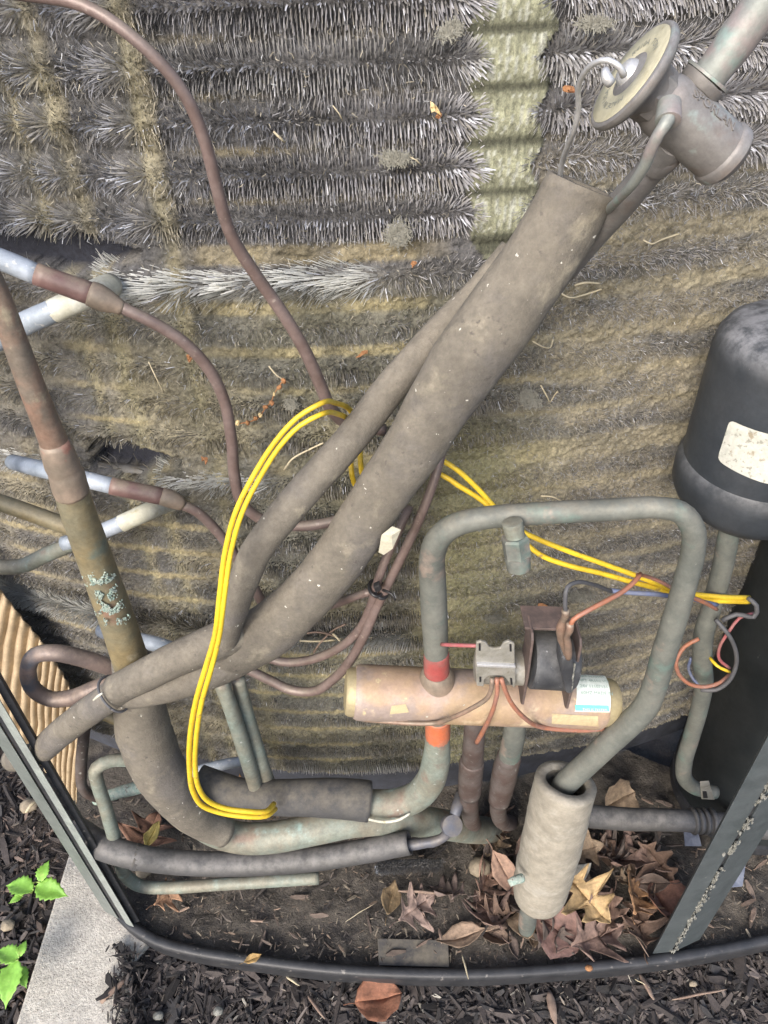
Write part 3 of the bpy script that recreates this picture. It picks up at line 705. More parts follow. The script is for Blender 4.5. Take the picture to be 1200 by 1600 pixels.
pipe('outlet_stub', 'short pale blue aluminium stub emerging beside the foot of the thick pipe', 'tube', [(160, 985, .0, 24), (215, 1000, -.03, 24), (250, 1008, -.035, 24), (300, 1025, -.035, 22)], M['alu'])

# thick copper pipe
t = thing('copper_pipe', 'thick weathered copper pipe slanting down the left with green crust', 'pipe', P(150, 880, -.09))
tube('pipe_upper', [(-40, 380, -.10, 36), (0, 470, -.10, 38), (22, 530, -.10, 39), (52, 610, -.10, 41), (80, 680, -.10, 43), (92, 712, -.10, 45)], M['pink_copper'], t)
tube('coupling', [(84, 690, -.10, 45), (90, 705, -.10, 51), (98, 728, -.10, 53), (101, 735, -.10, 51), (104, 742, -.10, 54), (110, 764, -.10, 55), (114, 772, -.10, 53)], M['coupling'], t, lump=.02, step=.002)
tube('pipe_lower', [(106, 750, -.10, 52), (122, 800, -.10, 53), (140, 850, -.098, 54), (160, 905, -.096, 54), (180, 960, -.094, 54), (200, 1020, -.092, 54), (216, 1070, -.09, 56)], M['old_copper'], t, lump=.015)
# green crust patch: lumpy shell bits on the pipe's face
V = []; F = []
for i in range(1500):
    s_ = random.random(); px = 160+30*s_+random.gauss(0, 9+4*math.sin(s_*9)); py = 885+75*s_+random.gauss(0, 5)
    axc = 160+(py-905)*.37+0; d_ = (px-axc)/27
    if abs(d_) > .96: continue
    if noise.noise(Vector((px*.09, py*.09, 0))) < -.05+.15*abs(s_-.6): continue
    p = P(px, py, -.097); rr = 27*mpp(p); p = p+Vector((0, -1, .25)).normalized()*rr*math.sqrt(1-d_*d_)*.98
    b = len(V); r = random.uniform(.0004, .0011)
    for q in ((1, 0, 0), (-.5, 0, .87), (-.5, 0, -.87), (0, -1.0, 0), (0, 1, 0)): V.append(p+Vector(q)*r*random.uniform(.6, 1.3))
    F += [(b, b+1, b+3), (b+1, b+2, b+3), (b+2, b, b+3), (b+1, b, b+4), (b+2, b+1, b+4), (b, b+2, b+4)]
mesh_obj('green_crust', V, F, M['verdigris'], t)

# looped return bend left
pipe('return_bend', 'hairpin copper tube bend in front of the tan corrugated strip', 'tube',
     [(230, 1060, -.05, 25), (180, 1045, -.06, 26), (130, 1029, -.065, 27), (85, 1020, -.07, 27), (55, 1024, -.07, 26), (44, 1048, -.07, 25), (52, 1076, -.07, 25), (78, 1092, -.07, 25), (112, 1090, -.07, 26), (145, 1077, -.068, 26), (190, 1060, -.06, 26)], M['bend'])
pipe('brown_strap', 'brown upright tube between the corrugated strip and the teal pipe', 'tube', [(137, 1100, -.02, 18), (131, 1150, -.025, 18), (127, 1200, -.03, 18), (130, 1232, -.035, 16), (150, 1246, -.035, 15), (185, 1244, -.03, 15)], M['dark_copper'])

# small lower left tubes
pipe('bent_tube', 'pale bent tube looping round under the foam bundle at lower left', 'tube',
     [(260, 1190, -.06, 21), (215, 1188, -.07, 21), (172, 1189, -.075, 21), (151, 1200, -.08, 21), (152, 1222, -.082, 21), (163, 1255, -.084, 21), (176, 1300, -.086, 21), (186, 1340, -.08, 20), (200, 1372, -.07, 20), (222, 1385, -.07, 19), (260, 1387, -.07, 19), (340, 1382, -.07, 19), (420, 1377, -.07, 19), (498, 1372, -.068, 19)], M['teal_copper'])
pipe('crusted_tube', 'short tube covered in bright turquoise crust at lower left', 'tube', [(150, 1250, -.03, 17), (180, 1240, -.032, 18), (215, 1231, -.034, 20), (250, 1222, -.034, 20), (280, 1215, -.03, 18)], M['verdigris'], lump=.12, lscale=260)
pipe('olive_tube', 'short olive stub of tube crossing behind the dark foam pipe', 'tube', [(130, 1108, -.03, 17), (160, 1116, -.032, 17), (215, 1142, -.034, 17)], M['old_copper'])
pipe('whitish_tube', 'short whitish tube with flaking coating behind the yellow wires', 'tube', [(290, 1212, -.03, 17), (325, 1200, -.032, 17), (385, 1188, -.034, 16)], M['alu'], lump=.08, lscale=200)
t = thing('twin_tubes', 'pair of grey green tubes meeting in a crusted tip above the yellow wires', 'tube', P(380, 1160, -.08))
tube('tube', [(345, 1065, -.07, 24), (362, 1110, -.075, 24), (378, 1160, -.08, 24), (392, 1205, -.082, 23), (402, 1240, -.084, 22), (405, 1262, -.084, 20)], M['teal_copper'], t)
tube('tube', [(372, 1060, -.06, 22), (384, 1110, -.065, 23), (398, 1160, -.07, 24), (412, 1205, -.075, 24), (424, 1240, -.08, 23), (424, 1262, -.082, 20)], M['teal_copper'], t)
tube('crusted_foot', [(330, 1232, -.07, 22), (352, 1248, -.075, 24), (378, 1262, -.08, 24), (402, 1266, -.082, 22), (425, 1258, -.082, 18)], M['verdigris'], t, lump=.08, lscale=220)

# suction line: dark foam then teal copper sweeping right
t = thing('suction_pipe', 'large foam wrapped pipe turning into teal stained copper along the bottom', 'pipe', P(300, 1290, -.09))
tube('foam_cover', [(205, 1030, -.085, 60), (216, 1085, -.088, 76), (222, 1130, -.09, 84), (236, 1175, -.094, 84), (258, 1218, -.096, 78), (285, 1255, -.098, 66), (318, 1285, -.098, 52), (352, 1301, -.098, 46)], M['foam'], t, lump=.04, seg=28)
tube('copper_run', [(296, 1258, -.094, 44), (312, 1284, -.094, 46), (345, 1302, -.094, 47), (385, 1310, -.094, 48), (430, 1308, -.094, 48), (490, 1296, -.09, 48), (550, 1284, -.085, 48), (620, 1280, -.075, 48), (690, 1288, -.06, 46), (740, 1296, -.03, 42), (800, 1296, .02, 36), (850, 1290, .06, 32)], M['teal_copper'], t, seg=24)
# second line: black foam and elbow rising to the valve
t = thing('elbow_pipe', 'green stained copper elbow leaving black foam and rising to the brass valve', 'pipe', P(640, 1250, -.095))
hollow('foam_cover', [(577, 1252, -.10, 62), (540, 1248, -.099, 62), (490, 1246, -.097, 58), (430, 1246, -.09, 54), (370, 1240, -.08, 50), (310, 1220, -.07, 50)], M['foam_dark'], t, wall=.12)
tube('elbow', [(540, 1252, -.10, 44), (580, 1256, -.10, 44), (615, 1256, -.10, 45), (648, 1246, -.10, 46), (671, 1222, -.10, 46), (681, 1190, -.10, 44), (684, 1150, -.10, 38), (684, 1110, -.10, 38)], M['teal_copper'], t, seg=24)
tube('orange_paint', [(684, 1156, -.10, 36), (684, 1148, -.10, 39.5), (684, 1138, -.10, 39.5), (684, 1120, -.10, 39.5)], M['paint_orange'], t, step=.002)
tube('white_rim', [(576, 1280, -.116, 4), (600, 1284, -.117, 5), (625, 1280, -.116, 5), (640, 1271, -.114, 3)], M['cream'], t, seg=8)
# drain hose
t = thing('drain_hose', 'dusty black hose lying across the bottom of the pan with a round cap', 'hose', P(400, 1345, -.11))
hollow('hose', [(640, 1317, -.10, 36), (590, 1326, -.10, 37), (520, 1338, -.10, 37), (440, 1347, -.10, 37), (340, 1350, -.10, 37), (260, 1346, -.10, 37), (210, 1338, -.10, 38), (160, 1322, -.09, 42), (120, 1300, -.07, 44)], M['rubber_hose'], t, wall=.2, lump=.02)
tube('collar', [(208, 1338, -.10, 40), (214, 1339, -.10, 41), (220, 1340, -.10, 40)], M['foam_dark'], t, step=.002)
tube('tail', [(620, 1322, -.10, 18), (660, 1318, -.10, 17), (690, 1310, -.098, 15), (710, 1290, -.095, 15)], M['blue_black'], t, lump=.15, lscale=150)
lathe('cap', P(706, 1290, -.098), (.25, -.6, .75), [(-.012, .006), (-.006, .0085), (0, .0095), (.002, .009), (.003, 0)], M['blue_black'], t)
tube('stem', [(706, 1290, -.095, 16), (714, 1262, -.085, 18), (722, 1240, -.07, 20)], M['blue_black'], t)

# ------------------------------------------------------------------ reversing valve
VY = -.10
va, vb = P(545, 1081, VY), P(955, 1098, VY); vax = (vb-va).normalized(); VL = (vb-va).length; vr = 43*mpp((va+vb)/2)
valve = thing('reversing_valve', 'horizontal brass valve cylinder with three ports below in the lower centre', 'valve', (va+vb)/2)
lathe('valve_body', va, vax, [(.004, vr*.93), (.006, vr*.985), (.009, vr), (VL-.012, vr), (VL-.009, vr*.985), (VL-.007, vr*.93)], M['brass'], valve, 56)
lathe('end_cap', va, vax, [(-.003, vr*.5), (-.002, vr*.78), (0, vr*.86), (.0045, vr*.88)], M['brass_cap'], valve, 48)
lathe('end_cap', vb, -vax, [(-.003, vr*.5), (-.002, vr*.8), (.001, vr*.88), (.009, vr*.9)], M['brass_cap'], valve, 48)
lathe('neck', P(683, 1070, VY), P(682, 1030, VY)-P(683, 1070, VY), [(0, .0125), (.009, .0118), (.013, .0105), (.015, .0092)], M['coupling'], valve, 36)
vu = vax.cross(Vector((0, 0, 1))).normalized(); vu = -vu if vu.y > 0 else vu   # towards viewer
vw = vu.cross(vax).normalized(); vw = -vw if vw.z < 0 else vw
def on_valve(px, py, R):
    """point where the pixel's ray meets the valve cylinder of radius R"""
    d = ray(px, py).normalized(); o_ = CAM-va
    dp = d-vax*d.dot(vax); op = o_-vax*o_.dot(vax)
    a = dp.dot(dp); b_ = dp.dot(op); c_ = op.dot(op)-R*R; di = b_*b_-a*c_
    if di < 0: di = 0
    return CAM+d*((-b_-math.sqrt(di))/a)
def valve_patch(name, quad, m, parent, N=10, R=None):
    R = R or vr+.0003; V = []; F = []
    q = [on_valve(a, b, R)-va for a, b in quad]
    ts = [p.dot(vax) for p in q]; an = [math.atan2(p.dot(vw), p.dot(vu)) for p in q]
    for i in range(N+1):
        for j in range(N+1):
            u, v = i/N, j/N
            t_ = (ts[0]*(1-u)+ts[1]*u)*(1-v)+(ts[3]*(1-u)+ts[2]*u)*v; a_ = (an[0]*(1-u)+an[1]*u)*(1-v)+(an[3]*(1-u)+an[2]*u)*v
            V.append(va+vax*t_+(vu*math.cos(a_)+vw*math.sin(a_))*R)
    for i in range(N):
        for j in range(N): a = i*(N+1)+j; F.append((a, a+1, a+N+2, a+N+1))
    return mesh_obj(name, V, F, m, parent), (ts, an)
lab, (ts, an) = valve_patch('label', [(896, 1053), (945, 1056), (953, 1113), (898, 1112)], M['label'], valve)
valve_patch('label_band', [(898.4, 1101.5), (951, 1102.5), (952, 1111.5), (899, 1110.5)], M['label_teal'], lab, R=vr+.0006)
valve_patch('aged_label', [(862, 1115), (934, 1119), (935, 1135), (862, 1131)], M['old_label'], valve)
valve_patch('aged_label', [(612, 1103), (634, 1100), (639, 1113), (609, 1116)], M['old_label'], valve)
def text_mesh(s, size, fn, name, m, parent, extrude=0.0):
    cu = bpy.data.curves.new(name, 'FONT'); cu.body = s; cu.size = size; cu.extrude = extrude; cu.resolution_u = 2
    to = bpy.data.objects.new(name+'_tmp', cu); COL.objects.link(to); bpy.context.view_layer.update()
    me = bpy.data.meshes.new_from_object(to.evaluated_get(bpy.context.evaluated_depsgraph_get()))
    V = [fn(v.co.x, v.co.y, v.co.z) for v in me.vertices]; F = [tuple(p.vertices) for p in me.polygons]
    bpy.data.objects.remove(to); bpy.data.curves.remove(cu); bpy.data.meshes.remove(me)
    return mesh_obj(name, V, F, m, parent, smooth=False)
def vt(x0, ang0, R):
    return lambda x, y, z: va+vax*(x0+x)+(vu*math.cos(ang0+y/R)+vw*math.sin(ang0+y/R))*(R+z)
tx0 = ts[0]+.0006; a_top = an[0]; a_bot = an[3]
for i, s_ in enumerate(['HANCOR', 'VAT. 4105Z', '24V 11107131', '60HZ MADE IN']):
    s2 = ['UNIT M10501', 'NPT 4R502 VG', '24V 11107131', '60HZ MADE IN'][i]
    text_mesh(s2, .0034, vt(tx0, a_top+(a_bot-a_top)*(.16+.155*i), vr+.0006), 'printing', M['ink'], lab)
text_mesh('THIS IS TESTED', .0026, vt(tx0+.0006, a_top+(a_bot-a_top)*.965, vr+.0009), 'printing', M['label'], lab)

# pilot valve block (zinc bracket)
BY = VY-.030
pb = thing('pilot_valve', 'silver folded bracket block on the brass valve with a notched top', 'bracket', P(778, 1040, BY))
prof_ = [(744, 1004), (752, 1002), (760, 1005), (765, 1012), (773, 1014), (782, 1013), (787, 1005), (795, 1002), (804, 1006), (805, 1040), (806, 1062), (804, 1076), (799, 1071), (790, 1060), (784, 1056), (764, 1056), (757, 1062), (756, 1073), (745, 1072), (743, 1040)]
plate('bracket_plate', prof_, BY, .002, M['steel'], pb)
plate('fold_ridge', [(745, 1038.5), (806, 1041), (806, 1045), (745, 1042.5)], BY-.0022, .004, M['silver'], pb)
plate('slot', [(748, 1006), (751, 1006), (751, 1017), (748, 1017)], BY-.0004, .001, M['tie'], pb, 0)
plate('slot', [(796, 1007), (799, 1007), (799.5, 1018), (796.5, 1018)], BY-.0004, .001, M['tie'], pb, 0)
plate('slot', [(749, 1058), (752, 1058), (752, 1066), (749, 1066)], BY-.0004, .001, M['tie'], pb, 0)
plate('slot', [(797, 1060), (800, 1060), (801, 1070), (798, 1070)], BY-.0004, .001, M['tie'], pb, 0)
pa = P(742, 1040, BY+.016); pq = P(822, 1043, BY+.016)
lathe('pilot_body', pa, pq-pa, [(.001, .0105), (.002, .0115), ((pq-pa).length, .0115)], M['steel'], pb, 32)
# solenoid
SYc = VY-.016
sa = P(823, 1030, SYc); sb = P(893, 1034, SYc); sax = (sb-sa).normalized(); sr = 47*mpp(sa)
sol = thing('solenoid_coil', 'black solenoid coil held in a rusty bracket on the brass valve', 'solenoid', sa)
lathe('coil_body', sa+sax*.0016, sax, [(0, sr*.9), (.0015, sr*.97), ((sb-sa).length-.003, sr*.97), ((sb-sa).length-.001, sr*.9)], M['solenoid'], sol, 44)
def side_plate(px, top, bot, nm):
    c0 = P(px, (top+bot)/2, SYc); hz = (P(px, top, SYc)-P(px, bot, SYc)).length/2; th = .0016
    out = []
    for (yy, zz) in [(-.008, -hz*.98), (-.011, -hz*.9), (-.0125, 0), (-.011, hz*.9), (-.008, hz), (.006, hz), (.006, -hz*.9)]:
        out.append(c0+Vector((0, yy, zz)))
    prism(nm, out, [q+sax*th for q in out], M['rust'], sol, .0004)
side_plate(818, 976, 1086, 'bracket_plate'); side_plate(889, 985, 1092, 'bracket_plate')
c0 = P(818, 978, SYc); c1 = P(893, 980, SYc)
prism('bracket_bridge', [c0+Vector((0, -.004, .001)), c1+Vector((0, -.004, .001)), c1+Vector((0, .014, .001)), c0+Vector((0, .014, .001))],
      [c0+Vector((0, -.004, .003)), c1+Vector((0, -.004, .003)), c1+Vector((0, .014, .003)), c0+Vector((0, .014, .003))], M['rust'], sol, .0003)
plate('terminal_housing', [(878, 1028), (896, 1030), (898, 1060), (894, 1085), (884, 1084), (876, 1050)], SYc-.021, .016, M['solenoid'], sol, .0015)
tube('white_residue', [(898, 1036, SYc-.018, 4), (896, 1050, SYc-.02, 5), (894, 1068, SYc-.02, 4), (893, 1080, SYc-.02, 3)], M['grime'], sol, lump=.5, lscale=500, seg=8, step=.001)
# spade connectors with wires
t = thing('terminal_connector', 'dusty pink crimp connector with a grey wire on the solenoid', 'connector', P(884, 970, SYc-.02))
tube('crimp', [(884, 953, SYc-.022, 13), (884, 962, SYc-.022, 13), (881, 968, SYc-.021, 11), (877, 982, SYc-.02, 17), (880, 1000, SYc-.019, 17), (885, 1018, SYc-.018, 12), (887, 1030, SYc-.018, 9)], M['orange_wire'] and M['pink_copper'], t, lump=.1, lscale=200, step=.002)
tube('grey_wire', [(884, 958, SYc-.022, 7), (883, 935, SYc-.022, 7), (886, 918, SYc-.02, 7), (900, 910, SYc-.015, 7), (925, 913, SYc-.005, 7), (955, 924, VY, 7)], M['grey_wire'], t, seg=10)
tube('blue_wire', [(950, 922, VY, 8), (985, 926, VY, 8), (1020, 928, VY, 8), (1050, 932, VY+.01, 8), (1080, 936, VY+.02, 7), (1120, 945, VY+.03, 7)], M['blue_wire'], t, seg=10)
t = thing('terminal_connector', 'dusty pink crimp connector with an orange wire on the solenoid', 'connector', P(889, 1000, SYc-.025))
tube('crimp', [(891, 974, SYc-.027, 12), (890, 985, SYc-.027, 12), (886, 993, SYc-.026, 9), (887, 1004, SYc-.025, 12), (888, 1020, SYc-.024, 13), (888, 1028, SYc-.023, 10)], M['pink_copper'], t, lump=.08, lscale=200, step=.002)
tube('orange_wire', [(890, 982, SYc-.027, 8), (896, 968, SYc-.027, 8), (915, 956, SYc-.025, 8), (945, 940, SYc-.02, 8), (975, 923, SYc-.012, 8), (992, 908, SYc-.006, 8), (1001, 897, SYc, 8)], M['orange_wire'], t, seg=10)
pipe('red_wire', 'thin faded red wire end running from the wire splice to the grey pipe', 'wire', [(996, 898, SYc, 6), (1015, 902, VY, 6), (1038, 912, VY+.005, 6), (1060, 925, VY+.01, 7), (1098, 940, VY+.02, 7), (1120, 952, VY+.03, 6)], M['orange_wire'], seg=8)

# pilot capillaries on the valve
for lbl, pts in [('thin copper pilot line curving left from the silver block along the valve', [(769, 1060, BY-.002), (768, 1075, BY-.003), (762, 1090, BY-.004), (740, 1105, BY-.003), (710, 1120, BY+.0), (680, 1130, VY-.022), (640, 1130, VY-.020), (600, 1127, VY-.016), (560, 1122, VY-.01), (548, 1112, VY-.004)]),
                 ('thin copper pilot line dropping straight down from the silver block', [(776, 1060, BY-.002), (777, 1080, BY-.003), (773, 1100, BY-.003), (765, 1122, BY+.002), (755, 1142, VY-.02), (745, 1160, VY-.012)]),
                 ('thin copper pilot line curving right from the silver block under the label', [(783, 1060, BY-.002), (790, 1080, BY-.003), (800, 1100, BY-.003), (820, 1122, BY+.0), (845, 1136, VY-.021), (880, 1140, VY-.018), (930, 1140, VY-.014), (958, 1132, VY-.008), (963, 1115, VY-.002)])]:
    pipe('pilot_tube', lbl, 'tube', [(a, b, c, 7.5) for a, b, c in pts], M['orange_wire'] if 'left' not in lbl else M['pink_copper'], seg=10)
pipe('red_wire', 'short bright red wire between the upright pipe and the silver block', 'wire', [(690, 1007, VY-.012, 6.5), (715, 1008, VY-.02, 6.5), (746, 1009, BY+.004, 6.5)], M['red_wire'], seg=10)

# ports below the valve
t = thing('valve_port', 'middle stub under the brass valve ending in a dark coupling', 'pipe', P(738, 1180, VY+.01))
tube('stub', [(744, 1110, VY+.004, 34), (741, 1150, VY+.006, 34), (738, 1192, VY+.01, 34)], M['dark_copper'], t, seg=20)
tube('coupling', [(738, 1188, VY+.01, 37), (737, 1192, VY+.01, 39), (735, 1215, VY+.012, 38), (734, 1238, VY+.015, 36)], M['dark_copper'], t, seg=20)
tube('lower_pipe', [(734, 1232, VY+.015, 30), (733, 1255, VY+.022, 29), (736, 1280, VY+.045, 27), (742, 1290, VY+.08, 25), (750, 1290, VY+.13, 22)], M['dark_copper'], t, seg=16)
t = thing('valve_port', 'right hand stub under the brass valve ending in a dark lint covered coupling', 'pipe', P(790, 1180, VY+.01))
tube('stub', [(806, 1110, VY+.004, 34), (803, 1150, VY+.006, 35), (795, 1185, VY+.01, 34)], M['grey_pipe'], t, seg=20)
tube('coupling', [(797, 1178, VY+.01, 36), (795, 1184, VY+.01, 39), (788, 1212, VY+.012, 40), (780, 1250, VY+.015, 34)], M['dark_copper'], t, seg=20, lump=.06, lscale=150)
tube('lower_pipe', [(780, 1242, VY+.015, 26), (778, 1262, VY+.024, 26), (782, 1280, VY+.045, 25), (792, 1286, VY+.08, 24), (805, 1284, VY+.13, 22)], M['dark_copper'], t, seg=16)

# ------------------------------------------------------------------ big grey hairpin pipe and foam stub
UY = VY
t = thing('grey_pipe', 'dusty grey pipe bent in a tall arch from the valve to the pale foam sleeve', 'pipe', P(683, 1060, UY))
tube('arch', [(683, 1072, UY, 38), (682, 1030, UY, 38), (680, 990, UY, 40), (678, 950, UY, 42), (676, 905, UY, 42), (675, 872, UY-.002, 41), (684, 843, UY-.004, 40), (706, 823, UY-.006, 38), (740, 812, UY-.008, 37), (800, 805, UY-.01, 36), (880, 800, UY-.012, 36), (960, 796, UY-.014, 36), (1025, 793, UY-.016, 35), (1062, 800, UY-.018, 36), (1082, 824, UY-.02, 37), (1083, 860, UY-.02, 37), (1072, 905, UY-.02, 37), (1055, 965, UY-.02, 38), (1038, 1020, UY-.02, 38), (1022, 1075, UY-.02, 38), (1008, 1105, UY-.02, 39), (985, 1130, UY-.02, 39), (950, 1162, UY-.02, 38), (915, 1195, UY-.02, 37), (885, 1223, UY-.02, 37), (872, 1245, UY-.02, 36), (862, 1290, UY-.02, 34)], M['grey_pipe'], t, seg=24, lump=.012)
tube('red_paint', [(682.5, 1066, UY, 38), (682.5, 1060, UY, 40), (682, 1040, UY, 40.5), (682, 1023, UY, 40.5), (682, 1018, UY, 38)], M['paint_red'], t, step=.002, seg=24, lump=.02)
sp_ = thing('service_port', 'stubby hexagonal service port hanging from the grey arch pipe', 'valve port', P(808, 850, UY-.02))
def hexring(name, p, q, wa, m, parent, seg=6):
    a = P(*p); b = P(*q); r = wa/2*mpp(a); L = (b-a).length
    return lathe(name, a, b-a, [(0, r*.9), (L*.1, r), (L*.9, r), (L, r*.9)], m, parent, seg, smooth=False)
ring('saddle', (800, 815, UY-.022), (806, 842, UY-.024), 33, 30, M['teal_copper'], sp_)
hexring('nut', (804, 838, UY-.024), (809, 872, UY-.027), 44, M['grey_pipe'], sp_)
ring('port_end', (808, 868, UY-.027), (811, 889, UY-.029), 40, 37, M['grey_pipe'], sp_)

t = thing('foam_stub', 'pale dusty foam sleeve round the lower end of the grey arch pipe', 'foam sleeve', P(845, 1390, UY-.02))
hollow('sleeve', [(884, 1222, UY-.02, 96), (878, 1245, UY-.02, 96), (868, 1290, UY-.02, 94), (857, 1335, UY-.02, 92), (846, 1380, UY-.02, 86), (842, 1396, UY-.02, 78)], M['foam_pale'], t, wall=.34, lump=.035, lscale=40, cut=.009, seg=36)
tube('pipe_end', [(836, 1370, UY-.02, 26), (828, 1410, UY-.02, 27), (824, 1440, UY-.022, 28), (822, 1452, UY-.022, 24)], M['grey_pipe'], t)
tube('green_nub', [(815, 1372, UY-.04, 14), (803, 1376, UY-.044, 13), (796, 1380, UY-.046, 11)], M['verdigris'], t, step=.001)

# pipe under tank, hose on the floor
pipe('thin_pipe', 'thin dusty pipe dropping from beneath the black tank to the pan', 'pipe', [(1150, 790, -.045, 32), (1140, 830, -.045, 32), (1128, 890, -.045, 31), (1113, 945, -.045, 30), (1100, 990, -.045, 30), (1097, 1030, -.045, 30), (1100, 1065, -.044, 28), (1092, 1110, -.042, 26), (1079, 1155, -.04, 25), (1069, 1190, -.04, 25), (1070, 1216, -.04, 24), (1088, 1232, -.04, 22), (1118, 1238, -.04, 20)], M['grey_pipe'])
t = thing('floor_hose', 'dark corrugated hose lying behind the oak leaves with ringed end', 'hose', P(1000, 1280, -.04))
tube('hose', [(880, 1268, -.05, 34), (930, 1276, -.05, 35), (985, 1280, -.05, 35), (1040, 1281, -.05, 34), (1100, 1284, -.05, 33), (1160, 1290, -.05, 33), (1240, 1300, -.05, 33)], M['rubber_hose'], t, seg=24, lump=.03)
for i, px in enumerate((1083, 1092, 1101, 1112)):
    tube('hose_ring', [(px-3, 1283, -.05, 38), (px, 1283, -.05, 42-2*(i % 2)), (px+3, 1283, -.05, 38)], M['rubber_hose'], t, step=.001)
br = thing('metal_clip', 'small bright zinc clip with a square hole at the compressor foot', 'clip', P(1105, 1240, -.05))
plate('clip_face', [(1094, 1222), (1108, 1221), (1117, 1250), (1096, 1249)], -.06, .0012, M['steel'], br)
plate('clip_hole', [(1098, 1237), (1104, 1237), (1106, 1247), (1099, 1247)], -.0606, .0005, M['tie'], br, 0)

# wires at the right
def wire(label, pts, m, w=7, name=None, group=None):
    w *= .85
    return tag(tube(name or 'wire', [(a, b, c, w) for a, b, c in pts], m, seg=10), label, 'wire', group)
WYR = -.06
wire('orange wire forming the bottom of the small loop in front of the compressor', [(1092, 998, WYR), (1070, 1010, WYR), (1057, 1032, WYR-.004), (1060, 1052, WYR-.006), (1078, 1069, WYR-.008), (1103, 1073, WYR-.008), (1126, 1066, WYR-.006), (1142, 1052, WYR)], M['orange_wire'], 7.5)
wire('grey wire circling the small loop in front of the compressor', [(1118, 968, WYR), (1137, 990, WYR-.006), (1149, 1015, WYR-.008), (1150, 1040, WYR-.009), (1138, 1065, WYR-.01), (1118, 1078, WYR-.01), (1095, 1078, WYR-.008)], M['grey_wire'], 8)
wire('pinkish wire with a crimp bending down beside the compressor', [(1178, 958, WYR+.01), (1155, 966, WYR+.006), (1140, 985, WYR), (1124, 1012, WYR), (1124, 1030, WYR), (1140, 1044, WYR)], M['red_wire'], 6)
wire('small blue wire curling behind the thin pipe', [(1080, 1028, WYR+.02), (1076, 1045, WYR+.02), (1084, 1062, WYR+.014), (1098, 1074, WYR+.01)], M['blue_wire'], 6)
wire('grey harness wire arching from the wire exit to the small loop', [(1168, 934, WYR+.01), (1182, 946, WYR+.005), (1178, 964, WYR+.004), (1150, 960, WYR+.006), (1128, 970, WYR+.006)], M['grey_wire'], 9)
wire('short yellow wire crossing the inside of the small loop', [(1108, 1026, WYR+.01), (1120, 1040, WYR), (1140, 1050, WYR-.002)], M['yellow'], 6)

# ------------------------------------------------------------------ yellow wires
def yw(label, seglist):
    t = thing('yellow_wire', label, 'wire', P(*seglist[0][0][:3]))
    for s_ in seglist: tube('wire_run', [(a, b, c, 8.4) for a, b, c in s_], M['yellow'], t, seg=12)
yw('upper strand of the yellow wire pair looping over the foam sleeves', [
    [(1170, 934, -.045), (1130, 933, -.055), (1080, 928, -.06), (1040, 917, -.075), (990, 898, -.08), (940, 880, -.08), (890, 862, -.08), (840, 842, -.08), (812, 828, -.078), (780, 800, -.07), (745, 762, -.065), (710, 731, -.062), (680, 716, -.06), (640, 720, -.058), (600, 745, -.06), (578, 757, -.066), (567, 745, -.068), (563, 715, -.066), (563, 690, -.056), (562, 668, -.054), (548, 642, -.062), (525, 630, -.09), (500, 631, -.12), (465, 652, -.122), (430, 690, -.124), (395, 745, -.127), (368, 800, -.131), (352, 860, -.135), (343, 930, -.14), (336, 990, -.144), (322, 1040, -.146), (306, 1095, -.145), (297, 1150, -.14), (296, 1200, -.134), (302, 1238, -.13), (318, 1260, -.128), (350, 1271, -.127), (390, 1276, -.126), (415, 1275, -.122), (430, 1264, -.11)]])
yw('lower strand of the yellow wire pair looping over the foam sleeves', [
    [(1170, 940, -.045), (1130, 939, -.055), (1080, 936, -.06), (1030, 920, -.075), (990, 910, -.082), (940, 896, -.082), (890, 884, -.082), (850, 870, -.08), (826, 853, -.078), (790, 815, -.072), (750, 780, -.066), (715, 758, -.063), (690, 742, -.06), (645, 738, -.056), (605, 758, -.058), (575, 772, -.064), (556, 760, -.066), (549, 735, -.066), (549, 705, -.056), (552, 682, -.054), (547, 660, -.062), (528, 647, -.09), (500, 648, -.12), (470, 664, -.122), (440, 694, -.124), (405, 748, -.127), (378, 802, -.131), (361, 862, -.135), (351, 930, -.14), (343, 992, -.144), (330, 1045, -.146), (315, 1098, -.145), (307, 1150, -.14), (305, 1198, -.134), (311, 1232, -.13), (326, 1252, -.128), (352, 1263, -.127), (390, 1268, -.126), (415, 1268, -.122), (428, 1256, -.11)]])

# ------------------------------------------------------------------ foam sleeves
hol = hollow('foam_sleeve', [(910, 288, -.088, 118), (887, 335, -.088, 120), (845, 405, -.09, 122), (777, 500, -.094, 124), (706, 600, -.097, 112), (645, 700, -.10, 97), (593, 775, -.10, 90), (545, 850, -.10, 87), (508, 900, -.10, 87), (466, 945, -.10, 88), (420, 985, -.10, 94), (375, 1012, -.10, 92), (335, 1040, -.10, 70)], M['foam'], wall=.12, lump=.05, lscale=30, seg=40, flat=.8, cut=.002, depth_in=.05)
tag(hol, 'wide dirty foam sleeve crossing the picture diagonally from the expansion valve', 'foam sleeve')
o = tube('foam_sleeve', [(800, 390, -.045, 40), (760, 440, -.05, 42), (700, 503, -.06, 46), (650, 560, -.068, 50), (612, 604, -.074, 52), (578, 648, -.08, 53), (536, 700, -.09, 52), (500, 740, -.096, 52), (460, 785, -.102, 52), (425, 827, -.107, 50), (400, 862, -.11, 48), (382, 905, -.112, 47), (366, 950, -.112, 45), (352, 1000, -.108, 42), (337, 1040, -.10, 34)], M['foam'], lump=.05, lscale=35, seg=28)
tag(o, 'narrower foam sleeve running beside and above the wide diagonal one', 'foam sleeve')
t = thing('foam_bundle', 'foam wrapped bundle tied and bending down to the left edge', 'foam sleeve', P(200, 1060, -.11))
tube('upper_sleeve', [(380, 985, -.10, 60), (330, 1006, -.108, 58), (270, 1033, -.114, 54), (225, 1055, -.116, 52), (180, 1078, -.116, 48)], M['foam'], t, lump=.05, seg=26)
